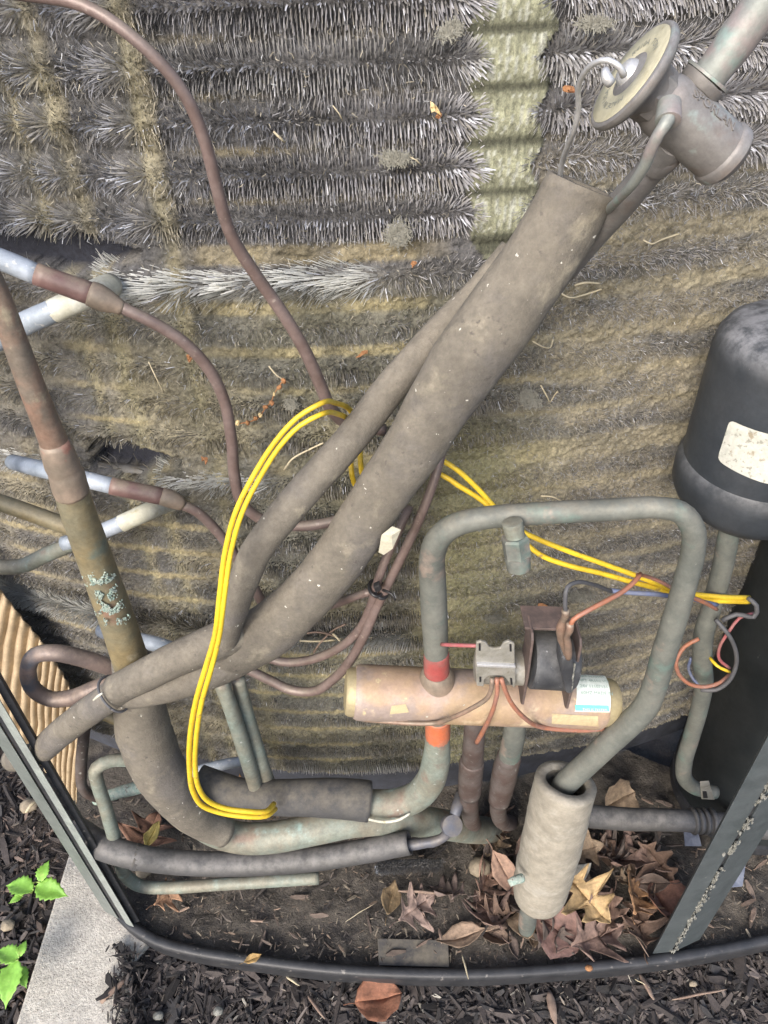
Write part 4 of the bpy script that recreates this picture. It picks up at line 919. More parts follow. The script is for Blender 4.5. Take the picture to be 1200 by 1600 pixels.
tube('lower_sleeve', [(400, 1010, -.095, 60), (340, 1043, -.105, 58), (270, 1068, -.112, 54), (220, 1083, -.114, 46), (182, 1094, -.114, 34)], M['foam'], t, lump=.06, seg=26)
tube('left_tail', [(205, 1066, -.115, 46), (170, 1090, -.114, 47), (130, 1118, -.11, 46), (95, 1145, -.10, 44), (72, 1166, -.09, 42), (50, 1182, -.07, 40), (22, 1186, -.045, 38)], M['foam'], t, lump=.03, seg=24)
# wire tie round the bundle
a = P(181, 1082, -.115); r_ = 30*mpp(a); axd = (P(225, 1055, -.115)-P(150, 1105, -.115)).normalized(); fa, fu, fv = frame(axd); ringp = []
for i in range(25):
    an_ = 2*math.pi*i/24; ringp.append((a+(fu*math.cos(an_)+fv*math.sin(an_))*r_*(1+.06*math.sin(3*an_)), .0009))
tube('tie_band', ringp, M['grey_wire'], t, seg=8, raw=True)
tube('white_scratch', [(146, 1094, -.137, 3), (153, 1088, -.137, 5), (160, 1083, -.137, 3)], M['cream'], t, seg=8, step=.001)

# brown lines with cable tie
def b1(lbl, pts, m, w): return tag(tube('brown_tube', [(a, b, c, w) for a, b, c in pts], m, seg=14), lbl, 'tube')
b1('brown tube leaving the wide sleeve and passing through the black cable tie', [(692, 700, -.06), (680, 745, -.068), (660, 800, -.074), (635, 855, -.078), (610, 905, -.08), (588, 950, -.08), (568, 995, -.078), (545, 1035, -.074), (520, 1062, -.07), (490, 1080, -.066), (455, 1078, -.062), (420, 1062, -.058), (385, 1045, -.055)], M['cap_brown'], 15)
b1('brown tube running beside its twin through the black cable tie then under the sleeve', [(640, 790, -.06), (618, 840, -.072), (600, 880, -.078), (588, 915, -.08), (580, 945, -.078), (560, 985, -.075), (525, 1015, -.07), (480, 1032, -.066), (440, 1034, -.062), (400, 1022, -.058)], M['cap_brown'], 14)
b1('short brown tube joining the cable tie from under the wide sleeve', [(500, 950, -.06), (530, 942, -.068), (555, 932, -.074), (580, 924, -.076)], M['cap_brown'], 13)
t = thing('cable_tie', 'black cable tie holding the brown tubes together', 'cable tie', P(592, 920, -.09))
for dx in (-4, 4):
    c = P(591+dx, 921+dx*.4, -.079); pts_ = []
    dd_ = (P(575, 950, -.079)-P(608, 895, -.079)).normalized(); fa, fu, fv = frame(dd_)
    for i in range(17):
        an_ = 2*math.pi*i/16; pts_.append((c+fu*math.cos(an_)*.0068+fv*math.sin(an_)*.0045, .0012))
    tube('strap', pts_, M['tie'], t, seg=8, raw=True)
plate('tie_head', [(583, 918), (593, 914), (597, 922), (587, 927)], -.092, .004, M['tie'], t)
tube('tie_tail', [(598, 922, -.09, 5), (612, 928, -.094, 4), (618, 938, -.096, 3)], M['tie'], t, seg=6)
V = [P(592, 862, -.108), P(597, 835, -.112), P(613, 822, -.114), P(626, 827, -.114), P(614, 856, -.113), P(600, 866, -.109), P(612, 836, -.116)]
o = mesh_obj('paper_tag', V, [(0, 1, 6), (1, 2, 6), (2, 3, 6), (3, 4, 6), (4, 5, 6), (5, 0, 6)], M['paper'], smooth=False)
so = o.modifiers.new('t', 'SOLIDIFY'); so.thickness = .0005
tag(o, 'small creased cream paper tag stuck at the edge of the wide sleeve', 'paper tag')

# ------------------------------------------------------------------ expansion valve
TXY = -.113
Hc, Bc = P(984, 116, -.115), P(1140, 250, -.1165); tax = (Hc-Bc).normalized(); mp_ = mpp(P(1062, 168, TXY))
O_ = Hc-tax*(88*mp_); BL = -((Bc-O_).length/mp_)
txv = thing('expansion_valve', 'grey metal expansion valve with a round diaphragm head at the top right', 'valve', O_)
def tl(name, pr, m, par=None, seg=48, **k): return lathe(name, O_, tax, [(a*mp_, b*mp_) for a, b in pr], m, par or txv, seg, **k)
tl('valve_barrel', [(BL-6, 26), (BL-4, 36), (BL+4, 45), (BL+9, 50), (BL+22, 51), (BL+26, 49), (BL+28, 47), (10, 47), (22, 44), (30, 38), (44, 38)], M['txv'])
tl('hex_collar', [(26, 38), (28, 42), (46, 44), (50, 40)], M['txv'], seg=8, smooth=False)
head = tl('diaphragm_head', [(38, 40), (50, 44), (58, 50), (64, 60), (68, 74), (72, 80), (76, 84), (82, 85), (86, 84), (88, 81), (88, 78), (87, 76), (87, 38), (90, 30), (92, 22)], M['txv'], seg=64)
tl('label_ring', [(87.4, 77), (88.4, 76.5), (88.4, 34), (87.4, 33)], M['ring'], head, seg=64, sharp=False)
tl('boss', [(86, 24), (96, 20), (101, 17), (104, 10), (105, 0)], M['silver'], head)
# ring printing: short raised-ink letters around the label ring
ra, ru, rv = frame(tax)
def ringtxt(s, R, start, size):
    def fn(x, y, z):
        an_ = start-x/(R*mp_); rr = R*mp_+y; return O_+ra*(88.8*mp_)+(ru*math.cos(an_)+rv*math.sin(an_))*rr
    text_mesh(s, size*mp_, fn, 'ring_print', M['post_left'], head)
ringtxt('MADE IN USA', 46, 2.6, 14); ringtxt('R410A  TON', 46, -.4, 14)
# spout on the boss and the silver capillary
bo = O_+tax*(104*mp_)
pipe('silver_capillary', 'thin silver capillary bending from the valve head into the wide sleeve', 'tube', [(975, 118, TXY-.02, 12), (967, 104, TXY-.021, 10), (950, 94, TXY-.02, 9), (930, 98, TXY-.016, 9), (912, 115, TXY-.01, 9), (903, 140, TXY-.004, 9), (904, 170, TXY, 9), (898, 200, TXY+.004, 8.5), (887, 228, TXY+.014, 8.5), (878, 256, TXY+.026, 8.5), (873, 290, TXY+.032, 8.5)], M['silver'], seg=12)
# capillary tip cup
tube('cup', [(945, 108, TXY-.024, 12), (948, 122, TXY-.026, 18), (955, 130, TXY-.026, 16)], M['silver'], txv, step=.001)
# inlet fitting and pipe
tube('inlet_boss', [(1072, 160, TXY, 70), (1088, 142, TXY, 66), (1096, 132, TXY, 64)], M['txv'], txv, seg=28)
ring('inlet_collar', (1090, 139, TXY), (1103, 124, TXY), 72, 76, M['txv'], txv)
ring('inlet_collar', (1104, 122, TXY), (1108, 117, TXY), 79, 79, M['txv_pipe'], txv)
pipe('inlet_pipe', 'grey green pipe entering the expansion valve from the top right corner', 'pipe', [(1100, 128, TXY, 54), (1120, 104, TXY, 56), (1150, 64, TXY, 62), (1185, 15, TXY, 64), (1230, -50, TXY, 66)], M['txv_pipe'], seg=28)
# equaliser
ring('equalizer_nut', (1046, 160, TXY-.020), (1044, 190, TXY-.026), 36, 40, M['txv_pipe'], txv)
pipe('equalizer_tube', 'small grey green tube curving from the valve body down to the foam sleeve', 'tube', [(1046, 172, TXY-.024, 22), (1043, 188, TXY-.027, 22), (1030, 208, TXY-.028, 19), (1018, 232, TXY-.026, 19), (1008, 258, TXY-.022, 18), (990, 286, TXY-.016, 16), (970, 308, TXY-.004, 14), (956, 322, TXY+.012, 13), (944, 334, TXY+.028, 13)], M['txv_pipe'], seg=16)
ring('outlet_boss', (1052, 222, TXY-.002), (1022, 258, TXY+.006), 50, 52, M['txv'], txv)
tube('outlet_ball', [(1052, 226, TXY, 36), (1042, 238, TXY+.002, 54), (1030, 250, TXY+.004, 54), (1020, 262, TXY+.006, 44)], M['txv'], txv)
pipe('outlet_pipe', 'dusty pipe running from the expansion valve down behind the foam sleeve', 'pipe', [(1034, 246, TXY+.006, 44), (1004, 280, TXY+.012, 45), (968, 322, TXY+.022, 46), (925, 368, TXY+.036, 46), (880, 420, TXY+.045, 46)], M['txv'], seg=24)
# raised letters along the barrel
vv = (-FW-tax*(-FW).dot(tax)).normalized(); ww = tax.cross(vv).normalized()
def emb(dy):
    def fn(x, y, z):
        a0 = dy+y/(47*mp_); return O_-tax*(x-2*mp_)+(vv*math.cos(a0)+ww*math.sin(a0))*(47*mp_+z)
    return fn
sgn = 1 if ww.dot(UP) > 0 else -1
text_mesh('SPORLAN', 21*mp_, (lambda x, y, z: emb(.10)(x, y*sgn, z)), 'raised_lettering', M['txv'], txv, extrude=.0006)

# ------------------------------------------------------------------ leaves, debris, mulch
def leaf_obj(name, center, size, ang, tilt, colour, kind='oak', curl=.3, label=None, cat='leaf', group=None, fold=.25):
    # outline half-widths along the midrib, s 0..1, lobes pointing forward
    if kind == 'oak':
        R_ = [(0, .02), (.08, .04), (.14, .10), (.20, .30), (.22, .34), (.27, .16), (.33, .12), (.40, .30), (.50, .52), (.55, .50), (.54, .26), (.58, .14), (.66, .20), (.76, .36), (.80, .30), (.80, .14), (.88, .10), (1.0, .01)]
    elif kind == 'round':
        R_ = [(0, .02), (.08, .2), (.2, .36), (.38, .44), (.55, .45), (.72, .38), (.86, .26), (.95, .12), (1, .01)]
    else:
        R_ = [(0, .015), (.08, .06), (.2, .16), (.4, .24), (.6, .22), (.8, .12), (1, .005)]
    V = []; F = []; Cn = []; n_ = len(R_); sd_ = random.random()*50
    col = Vector(colour)
    for side in (1, -1):
        for i, (s_, h) in enumerate(R_):
            h2 = h*(1+.35*(noise.noise(Vector((i*1.7+sd_, side*3, 0)))))
            for j in range(5):
                f_ = j/4; x = (s_-.5)+(0 if j == 0 else (f_*(.06*h)*0)); xm = min(s_, .97)-.5+(s_-.5-(min(s_, .97)-.5))*f_
                y = side*h2*f_
                z = curl*(y*y)*1.6+fold*abs(y)+.10*noise.noise(Vector((x*4+sd_, y*4, 1)))+.05*noise.noise(Vector((x*13+sd_, y*13, 1)))+curl*.7*(x*x)
                V.append(Vector((xm, y, z))*size)
                c_ = col*(.78+.5*random.random()*.4+.35*noise.noise(Vector((x*6+sd_, y*6, 5)))); 
                if j == 0: c_ = col*1.18
                Cn.append(c_)
    for sd2 in range(2):
        b = sd2*n_*5
        for i in range(n_-1):
            for j in range(4):
                q = (b+i*5+j, b+(i+1)*5+j, b+(i+1)*5+j+1, b+i*5+j+1); F.append(q if sd2 == 0 else q[::-1])
    mrot = Matrix.Rotation(ang, 3, 'Z') @ Matrix.Rotation(tilt[0], 3, 'X') @ Matrix.Rotation(tilt[1], 3, 'Y')
    V = [mrot @ v+Vector(center) for v in V]
    # petiole
    st = [mrot @ (Vector((-.5-.06*i, .01*math.sin(i), .01*i*i*.3))*size)+Vector(center) for i in range(5)]
    V2, F2 = sweep([(q, size*.012) for q in st], 5); b = len(V); V += V2; F += [tuple(b+i for i in f) for f in F2]; Cn += [col*.7]*len(V2)
    o = mesh_obj(name, V, F, M['leaf'], colors=np.array([tuple(max(c, .003) for c in q) for q in Cn]))
    s = o.modifiers.new('t', 'SOLIDIFY'); s.thickness = .0003
    if label: tag(o, label, cat, group)
    return o
YEL = (.44, .31, .16); BRN = (.145, .095, .07); PNK = (.20, .135, .11); TAN = (.27, .20, .135); ORG = (.24, .105, .06); GRY = (.22, .19, .16); WHT = (.46, .44, .38)
LV = [
 (918, 1405, .040, .062, -1.0, (.2, -.1), YEL, 'oak', 'bright yellow oak leaf lying at the foot of the pale foam sleeve'),
 (990, 1400, .018, .052, .9, (.6, .5), (.33, .19, .10), 'oak', 'curled orange brown oak leaf just right of the bright yellow one'),
 (905, 1365, .024, .034, .6, (.2, -.5), WHT, 'lance', 'pale folded leaf tip behind the bright yellow oak leaf'),
 (790, 1365, .022, .052, -1.2, (.3, .5), (.28, .18, .13), 'lance', 'long curled tan leaf left of the pale foam sleeve'),
 (762, 1430, .012, .055, 1.9, (.2, .4), PNK, 'oak', 'pinkish brown leaf lying left of the pipe end'),
 (873, 1455, .012, .050, -.7, (.4, .3), (.17, .10, .085), 'round', 'dark reddish brown leaf under the pipe end'),
 (930, 1465, .010, .060, .3, (.15, .1), PNK, 'oak', 'flat pinkish brown leaf below the bright yellow oak leaf'),
 (1000, 1445, .008, .055, 1.4, (.1, .2), BRN, 'oak', 'dark brown leaf with a long stalk near the right post'),
 (905, 1330, .016, .055, .2, (.3, -.3), TAN, 'oak', 'dull tan leaf tucked behind the pale foam sleeve'),
 (970, 1340, .012, .070, 2.6, (.3, .2), PNK, 'oak', 'large dull brown leaf in the shadow behind the bright yellow one'),
 (1030, 1350, .014, .055, -1.2, (.8, .2), BRN, 'oak', 'dark brown leaf standing on edge near the floor hose'),
 (965, 1250, .024, .045, .4, (.5, .2), TAN, 'round', 'tan leaf leaning on the coil above the floor hose'),
 (720, 1465, .009, .050, 3.3, (.15, .1), (.28, .2, .14), 'lance', 'narrow tan curled leaf near the front rim of the pan'),
 (610, 1405, .016, .042, 1.3, (.2, .3), (.32, .23, .13), 'lance', 'yellowish tan leaf below the whitish fin fringe'),
 (650, 1418, .014, .050, .5, (.5, .3), (.25, .18, .15), 'oak', 'grey brown folded leaf under the small twig'),
 (225, 1310, .02, .070, 1.3, (.2, .3), (.24, .13, .085), 'oak', 'reddish brown oak leaf behind the bent tube at lower left'),
 (238, 1305, .034, .032, 1.3, (.2, .1), (.48, .38, .12), 'lance', 'small yellow leaf resting on the reddish brown oak leaf'),
 (395, 1225, .02, .048, .3, (.4, .3), (.36, .2, .09), 'oak', 'orange brown leaf behind the twin grey green tubes'),
 (442, 1262, .03, .030, .8, (.5, .4), (.4, .24, .10), 'lance', 'small orange brown leaf right of the crusted tube tip'),
 (835, 1330, .008, .050, .2, (.2, .3), BRN, 'round', 'brown leaf in shadow behind the pale foam sleeve'),
 (755, 1385, .014, .045, .9, (.5, .5), (.3, .19, .14), 'oak', 'brown curled leaf left of the long tan one'),
 (700, 1395, .010, .045, 2.5, (.5, .5), (.2, .15, .13), 'oak', 'dark curled leaf beneath the round cap of the hose'),
 (262, 1400, .012, .034, .5, (.6, .4), (.34, .2, .12), 'oak', 'small crumpled brown leaf near the lower left tube'),
 (950, 1430, .010, .050, 4.2, (.4, .1), (.2, .13, .10), 'oak', 'dark leaf under the stem of the bright yellow one'),
 (1040, 1420, .006, .05, 2.0, (.2, .1), (.24, .12, .08), 'round', 'rust brown leaf right beside the foot of the dark post'),
]
for (px, py, z_, sz, an_, ti, colr, kd, lb) in LV:
    leaf_obj('fallen_leaf', PZ(px, py, z_), sz, an_, ti, colr, kd, label=lb, group='dry leaves lying in the pan', curl=random.uniform(.3, .9), fold=random.uniform(.05, .45))
rl = random.Random(44)
for i in range(46):
    px, py = rl.uniform(735, 1045), rl.uniform(1285, 1480)
    if px > 1040-(py-1285)*.2: px -= 60
    ci = rl.randrange(6); kd = rl.choice(['oak', 'oak', 'lance', 'round'])
    cn = ['brown', 'pinkish brown', 'very dark brown', 'medium brown', 'blackish', 'tan'][ci]; kn = {'oak': 'lobed', 'lance': 'narrow curled', 'round': 'broad'}[kd]
    wh = 'left of the pale foam sleeve' if px < 800 else ('behind the sleeve under the floor hose' if py < 1330 else ('between the pale sleeve and the rim' if px < 900 else ('around the yellow oak leaf' if px < 985 else 'beside the foot of the dark post')))
    szl = rl.uniform(.022, .046)
    leaf_obj('fallen_leaf', PZ(px, py, rl.uniform(.003, .011)), szl, rl.uniform(0, 6.28), (rl.gauss(0, .5), rl.gauss(0, .5)), [BRN, PNK, (.11, .08, .065), (.17, .12, .09), (.09, .07, .06), TAN][ci], kd, label=('%s %s %s dry leaf %s' % ('small' if szl < .034 else 'large', cn, kn, wh))+(', flat' if i % 3 == 0 else ', tilted' if i % 3 == 1 else ''), group='muted brown leaves of the pile at lower right', curl=rl.uniform(.6, 1.6), fold=rl.uniform(.1, .8))
leaf_obj('fallen_leaf', PZ(591, 1561, -.014), .046, .15, (.05, .1), ORG, 'round', curl=.5, fold=.15, label='orange brown leaf lying on the mulch just outside the front rim')
leaf_obj('fallen_leaf', PZ(395, 1498, .016), .018, .4, (.1, .1), (.4, .26, .1), 'lance', label='tiny tan leaf lying on the front rim')

seen = {}
for o in COL.objects:
    if o.get('group') == 'muted brown leaves of the pile at lower right':
        l = o['label']; seen[l] = seen.get(l, 0)+1
        if seen[l] == 2: o['label'] = l.replace('dry leaf', 'torn leaf')
# weeds
def weed(label, base_px, leaves, group='weeds at the lower left edge'):
    b = PZ(base_px[0], base_px[1], -.03); t = thing('weed', label, 'weed', b, group)
    for (px, py, z_, sz, an_, ti) in leaves:
        c = PZ(px, py, z_)
        tube('stem', [(b, .0012), (b.lerp(c, .5)+Vector((0, 0, .01)), .001), (c, .0008)], M['green_stem'], t, seg=6, raw=True)
        V = []; F = []; nn = 14; sd_ = random.random()*9
        m_ = Matrix.Rotation(an_, 3, 'Z') @ Matrix.Rotation(ti[0], 3, 'X') @ Matrix.Rotation(ti[1], 3, 'Y')
        for i in range(nn+1):
            s_ = i/nn; h = .30*math.sin(math.pi*min(s_*1.05, 1)**.75)*(1+.12*((i % 2)*2-1)*(0 < i < nn))
            for j in range(-3, 4):
                f_ = j/3; y = h*f_; z2 = .35*abs(y)-.3*(s_-.35)**2+.03*noise.noise(Vector((s_*9+sd_, y*9, 0)))
                V.append(m_ @ (Vector((s_, y, z2))*sz)+c)
        for i in range(nn):
            for j in range(6): a = i*7+j; F.append((a, a+7, a+8, a+1))
        o = mesh_obj('leaf', V, F, M['green'], t)
        s = o.modifiers.new('t', 'SOLIDIFY'); s.thickness = .0003
weed('green weed with two broad leaves beside the concrete pad', (50, 1395), [(52, 1390, .03, .034, 2.9, (.1, .05)), (55, 1385, .03, .036, -.25, (.1, .1)), (62, 1378, .035, .022, 1.4, (0, -.2)), (35, 1400, .02, .014, 3.6, (.1, 0))])
weed('lower green weed with pointed leaves at the bottom left corner', (22, 1520), [(28, 1500, .03, .030, 2.7, (.1, .1)), (26, 1500, .03, .040, -1.6, (.1, .1)), (18, 1515, .02, .026, -2.0, (.1, .1)), (30, 1495, .03, .016, 1.5, (0, 0)), (30, 1510, .02, .022, -1.0, (0, .1))])

# mulch: thousands of bark chips, one object
def chips(name, N, region, zf, sizes, cols, seed, parent=None):
    r = np.random.default_rng(seed); V = []; F = []; Cn = []
    for _ in range(N):
        px, py = region(r)
        p = PZ(px, py, zf); L = r.uniform(*sizes)*(1.8 if r.random() < .1 else 1); wd_ = L*r.uniform(.08, .32); th = L*r.uniform(.05, .16)
        an_ = r.uniform(0, math.pi); tl_ = r.normal(0, .28); tw = r.normal(0, .4)
        m_ = Matrix.Rotation(an_, 3, 'Z') @ Matrix.Rotation(tl_, 3, 'Y') @ Matrix.Rotation(tw, 3, 'X')
        c = p+Vector((0, 0, th*.5+r.uniform(0, .008))); k = 4; b = len(V)
        colr = np.array(cols[r.integers(len(cols))])*r.uniform(.6, 1.4)
        for i in range(k):
            s_ = i/(k-1)-.5; wv_ = wd_*(.5 if i in (0, k-1) else 1)*r.uniform(.7, 1.25)
            bend = .12*L*(s_*s_)*r.uniform(-1, 1); oy = r.uniform(-.1, .1)*wd_
            for (yy, zz) in ((-.5, -.5), (.5, -.5), (.42, .5), (-.42, .5)):
                V.append(c+m_ @ Vector((s_*L*r.uniform(.95, 1.05), yy*wv_+oy, zz*th*r.uniform(.7, 1.2)+bend))); Cn.append(colr)
        for i in range(k-1):
            for q in range(4):
                q2 = (q+1) % 4; F.append((b+i*4+q, b+i*4+q2, b+(i+1)*4+q2, b+(i+1)*4+q))
        F.append((b+3, b+2, b+1, b)); F.append((b+(k-1)*4, b+(k-1)*4+1, b+(k-1)*4+2, b+(k-1)*4+3))
    o = mesh_obj(name, V, F, M['mulch'], parent, smooth=False, colors=np.array(Cn)); o['kind'] = 'stuff'; return o
def front_y(x): return np.interp(x, [a for a, b in arc_px], [b for a, b in arc_px])
def reg_front(r):
    while 1:
        x = r.uniform(-60, 1300); y = r.uniform(1430, 1690)
        if x < 205:
            continue
        if y > front_y(x)+16: return x, y
def reg_left(r):
    while 1:
        x = r.uniform(-420, 205); y = r.uniform(1080, 1700)
        lim = 1155+(x)*1.6 if x > -200 else 900
        if y < lim+10: continue
        # keep off the slab
        xl = 112-(y-1318)*.31
        if y > 1318 and x > xl+3:
            continue
        return x, y
DK = [(.030, .026, .025), (.045, .038, .036), (.024, .021, .021), (.062, .052, .048), (.10, .085, .078), (.038, .036, .036)]
chips('mulch', 8000, reg_front, -.036, (.005, .022), DK, 3)
chips('mulch', 6000, reg_left, -.036, (.005, .022), DK+[(.12, .09, .075)], 4)
chips('mulch_crumbs', 3000, reg_front, -.033, (.002, .006), DK+[(.2, .17, .14), (.3, .28, .24)], 5)
chips('mulch_crumbs', 1500, reg_left, -.033, (.002, .006), DK+[(.2, .17, .14)], 6)
def reg_slab(r):
    while 1:
        x = r.uniform(150, 235); y = r.uniform(1480, 1690)
        if abs(x-198) < 16*abs(r.normal()): return x, y
chips('mulch_crumbs', 420, reg_slab, -.014, (.002, .012), DK, 8)
def reg_pan(r):
    while 1:
        x = r.uniform(130, 1290); y = r.uniform(1240, 1510)
        if y < front_y(max(x, 206))-6 and (x > 205 or y < 1440-(205-x)*1.3) and not (1010 < x < 1075 and y > 1450): return x, y
chips('pan_litter', 4200, reg_pan, .000, (.0015, .006), [(.12, .10, .085), (.07, .06, .052), (.2, .17, .13), (.05, .043, .038), (.16, .12, .09)], 9)
chips('pan_litter', 150, reg_pan, .002, (.008, .020), [(.11, .085, .07), (.07, .06, .052), (.18, .13, .10), (.05, .043, .038)], 10)

# pale chips and pebbles on the mulch
def pebble(label, px, py, z_, r, m, cat='pebble', name='pebble'):
    p = PZ(px, py, z_); V = []; F = []; sd_ = random.random()*30; a, b = 7, 10
    for i in range(a+1):
        th = math.pi*i/a
        for j in range(b):
            ph_ = 2*math.pi*j/b; d = Vector((math.sin(th)*math.cos(ph_)*1.3, math.sin(th)*math.sin(ph_), math.cos(th)*.7))
            V.append(p+d*r*(1+.35*noise.noise(d*1.7+Vector((sd_, 0, 0)))))
    for i in range(a):
        for j in range(b): F.append((i*b+j, (i+1)*b+j, (i+1)*b+(j+1) % b, i*b+(j+1) % b))
    return tag(mesh_obj(name, V, F, m), label, cat)
for l_, x, y, z_, r_, m_ in [('white pebble on the mulch below the corner of the pan', 341, 1580, -.02, .0040, 'grime'), ('cream pebble on mulch near the left weed', 12, 1446, -.02, .006, 'pebble'), ('tiny white stone right of the other on the mulch below the corner', 247, 1587, -.02, .004, 'grime'),
                             ('round tan nut in the leaf pile left of the foam stub', 750, 1355, .014, .0095, 'pebble'), ('pale stone beside the thin bent tube at lower left', 225, 1361, .006, .007, 'pebble'), ('cream stone under the round hose cap', 748, 1300, .02, .008, 'pebble'),
                             ('small cream grit on mulch outside the right rim', 1083, 1537, -.02, .003, 'pebble'), ('tan bark lump on mulch left of the post', 45, 1258, -.02, .009, 'pebble'), ('pale grit on the front rim below the leaves', 920, 1513, .014, .003, 'flake_orange')]:
    pebble(l_, x, y, z_, r_, M[m_])
def chip(label, x0, y0, x1, y1, z_, wpx, m, name='wood_chip', cat='wood chip'):
    a, b = PZ(x0, y0, z_), PZ(x1, y1, z_+.002); mid = a.lerp(b, .5)+Vector((0, 0, .0015)); r = wpx/2*mpp(a)
    V, F = sweep(catmull([(a, r*.5), (a.lerp(b, .2), r), (mid, r*1.05), (a.lerp(b, .8), r*.8), (b, r*.3)], .003), 8, .18, 220, .45)
    return tag(mesh_obj(name, V, F, M[m]), label, cat)
chip('pale grey splinter on the mulch left of the orange leaf', 482, 1556, 508, 1592, -.022, 11, 'twig')
chip('short dark stick resting on the concrete pad', 158, 1562, 195, 1530, -.012, 13, 'mulchy') if False else None
chip('long grey bark strip on the mulch near the right corner', 1050, 1562, 1135, 1546, -.022, 9, 'twig')
chip('upright bark sliver on the mulch under the pipe end', 858, 1550, 868, 1600, -.022, 13, 'twig')
chip('bark sliver on the mulch below the right post', 1000, 1522, 1022, 1562, -.022, 12, 'twig')
chip('pale splinter on the mulch left of the bark sliver', 992, 1530, 1015, 1543, -.02, 4, 'straw')
chip('short light wood chip close to the corner of the front rim', 448, 1526, 468, 1540, -.02, 9, 'straw')
chip('tan bark chip on the mulch beside the left post', 40, 1270, 58, 1250, -.02, 12, 'straw')
chip('short twig lying across the small leaves in the pan', 622, 1392, 692, 1396, .02, 10, 'twig', 'twig', 'twig')
chip('thin upright twig in the litter near the front rim', 686, 1450, 690, 1475, .01, 4, 'twig', 'twig', 'twig')
chip('thin twig leaning over the front rim', 722, 1492, 732, 1530, .016, 3, 'straw', 'twig', 'twig')
chip('long leaf stalk lying near the foot of the dark post', 985, 1450, 1016, 1498, .012, 4, 'twig', 'leaf_stalk', 'stalk')
chip('thin stalk lying in the litter near the drain hole', 540, 1440, 585, 1412, .01, 3, 'straw', 'twig', 'twig')
tube_ = tag(tube('stick', [(PZ(158, 1566, -.011), .0022), (PZ(172, 1552, -.008), .003), (PZ(195, 1532, -.010), .0026)], M['twig'], seg=8, raw=True, lump=.15, lscale=200), 'short dark stick resting on the concrete pad', 'stick')
# grey pan pieces
f_ = [PZ(590, 1467, .004), PZ(700, 1470, .004), PZ(702, 1512, .006), PZ(592, 1509, .006)]
o = prism('flat_scrap', f_, [p+Vector((0, 0, .002)) for p in f_], M['grey_slab'], bevel=.0006); tag(o, 'flat dark grey scrap lying against the front rim', 'scrap')
for lb, q in [('small blue white scrap just left of the dark post', [(1068, 1296), (1090, 1298), (1096, 1322), (1070, 1322)]), ('blue white scrap seen just right of the dark post', [(1150, 1340), (1165, 1350), (1160, 1385), (1130, 1388)])]:
    f_ = [PZ(a, b, .012) for a, b in q]; o = prism('paper_scrap', f_, [p+Vector((0, 0, .0006)) for p in f_], M['bluepaper']); tag(o, lb, 'scrap')
# lowest spiny stub of the coil (a cut-off piece lying near the floor)
rng2 = np.random.default_rng(5); V = []; F = []; Cn = []
fa_, fb_ = PZ(590, 1352, .03), PZ(690, 1348, .03); fd = (fb_-fa_).normalized(); f1 = Vector((0, 0, 1)); f2 = fd.cross(f1).normalized(); f2 = -f2 if f2.y > 0 else f2
for i in range(3200):
    s_ = rng2.random(); ph_ = rng2.uniform(-1.9, 1.6); d = f2*math.cos(ph_)+f1*math.sin(ph_)+fd*rng2.normal(-.1, .25); d.normalize()
    p = fa_.lerp(fb_, s_)+d*.003; q = p+d*rng2.uniform(.006, .009); wv_ = (fd.cross(d)).normalized()*.0004; b = len(V)
    V += [p-wv_, p+wv_, q+wv_*.5, q-wv_*.5]; F.append((b, b+1, b+2, b+3)); cl_ = max(0, 1-s_*1.7)*max(0, -math.sin(ph_)+.3)
    cc_ = np.array([.16, .16, .165])*(1-cl_)+np.array([.55, .6, .68])*cl_; Cn += [cc_]*4
t = thing('fin_stub', 'short loose length of spiny fin with a whitish end above the pan', 'coil fin', fa_)
tube('stub_tube', [(fa_, .0045), (fb_, .0045)], M['coil_tube'], t, raw=True)
o = mesh_obj('spines', V, F, M['spine'], t, smooth=False, colors=np.array(Cn)); o['kind'] = 'stuff'

# ------------------------------------------------------------------ bits caught on the coil
def bit(label, px, py, r_px, m, seed, cat='debris', name='plant_flake', stretch=(1, 1), rot=0, out=.014-.0127):
    rd = random.Random(seed)
    if m == 'lint':
        V = []; F = []; c = S(px, py, .003); k = mpp(c)
        for i in range(int(45*r_px)):
            x, y = rd.gauss(0, .45)*r_px*stretch[0], rd.gauss(0, .45)*r_px*stretch[1]
            x, y = x*math.cos(rot)-y*math.sin(rot), x*math.sin(rot)+y*math.cos(rot)
            p = c+RT*x*k-UP*y*k+Vector((0, rd.uniform(-.0012, .0015), 0)); a = rd.uniform(0, 6.28); L = rd.uniform(.0012, .0035)
            d = Vector((math.cos(a), rd.gauss(0, .3), math.sin(a)))*L; e = Vector((-math.sin(a), 0, math.cos(a)))*.00018; b = len(V)
            V += [p-e, p+e, p+d+e, p+d-e]; F.append((b, b+1, b+2, b+3))
        return tag(mesh_obj(name, V, F, M[m], smooth=False), label, cat)
    rd = random.Random(seed); V = []; F = []; n_ = 9
    c = S(px, py, .004); k = mpp(c)
    V.append(c+Vector((0, -.0015, 0)))
    for ringi, f in ((0, .55), (1, 1.0)):
        for j in range(n_):
            a = 2*math.pi*j/n_; rr = r_px*f*rd.uniform(.55, 1.25); x, y = rr*math.cos(a)*stretch[0], rr*math.sin(a)*stretch[1]
            x, y = x*math.cos(rot)-y*math.sin(rot), x*math.sin(rot)+y*math.cos(rot)
            V.append(c+RT*x*k-UP*y*k+Vector((0, rd.uniform(-.0022, .0012), 0)))
    for j in range(n_):
        j2 = (j+1) % n_; F.append((0, 1+j, 1+j2)); F.append((1+j, 1+n_+j, 1+n_+j2, 1+j2))
    o = mesh_obj(name, V, F, M[m], smooth=False); s = o.modifiers.new('t', 'SOLIDIFY'); s.thickness = .0006
    return tag(o, label, cat)
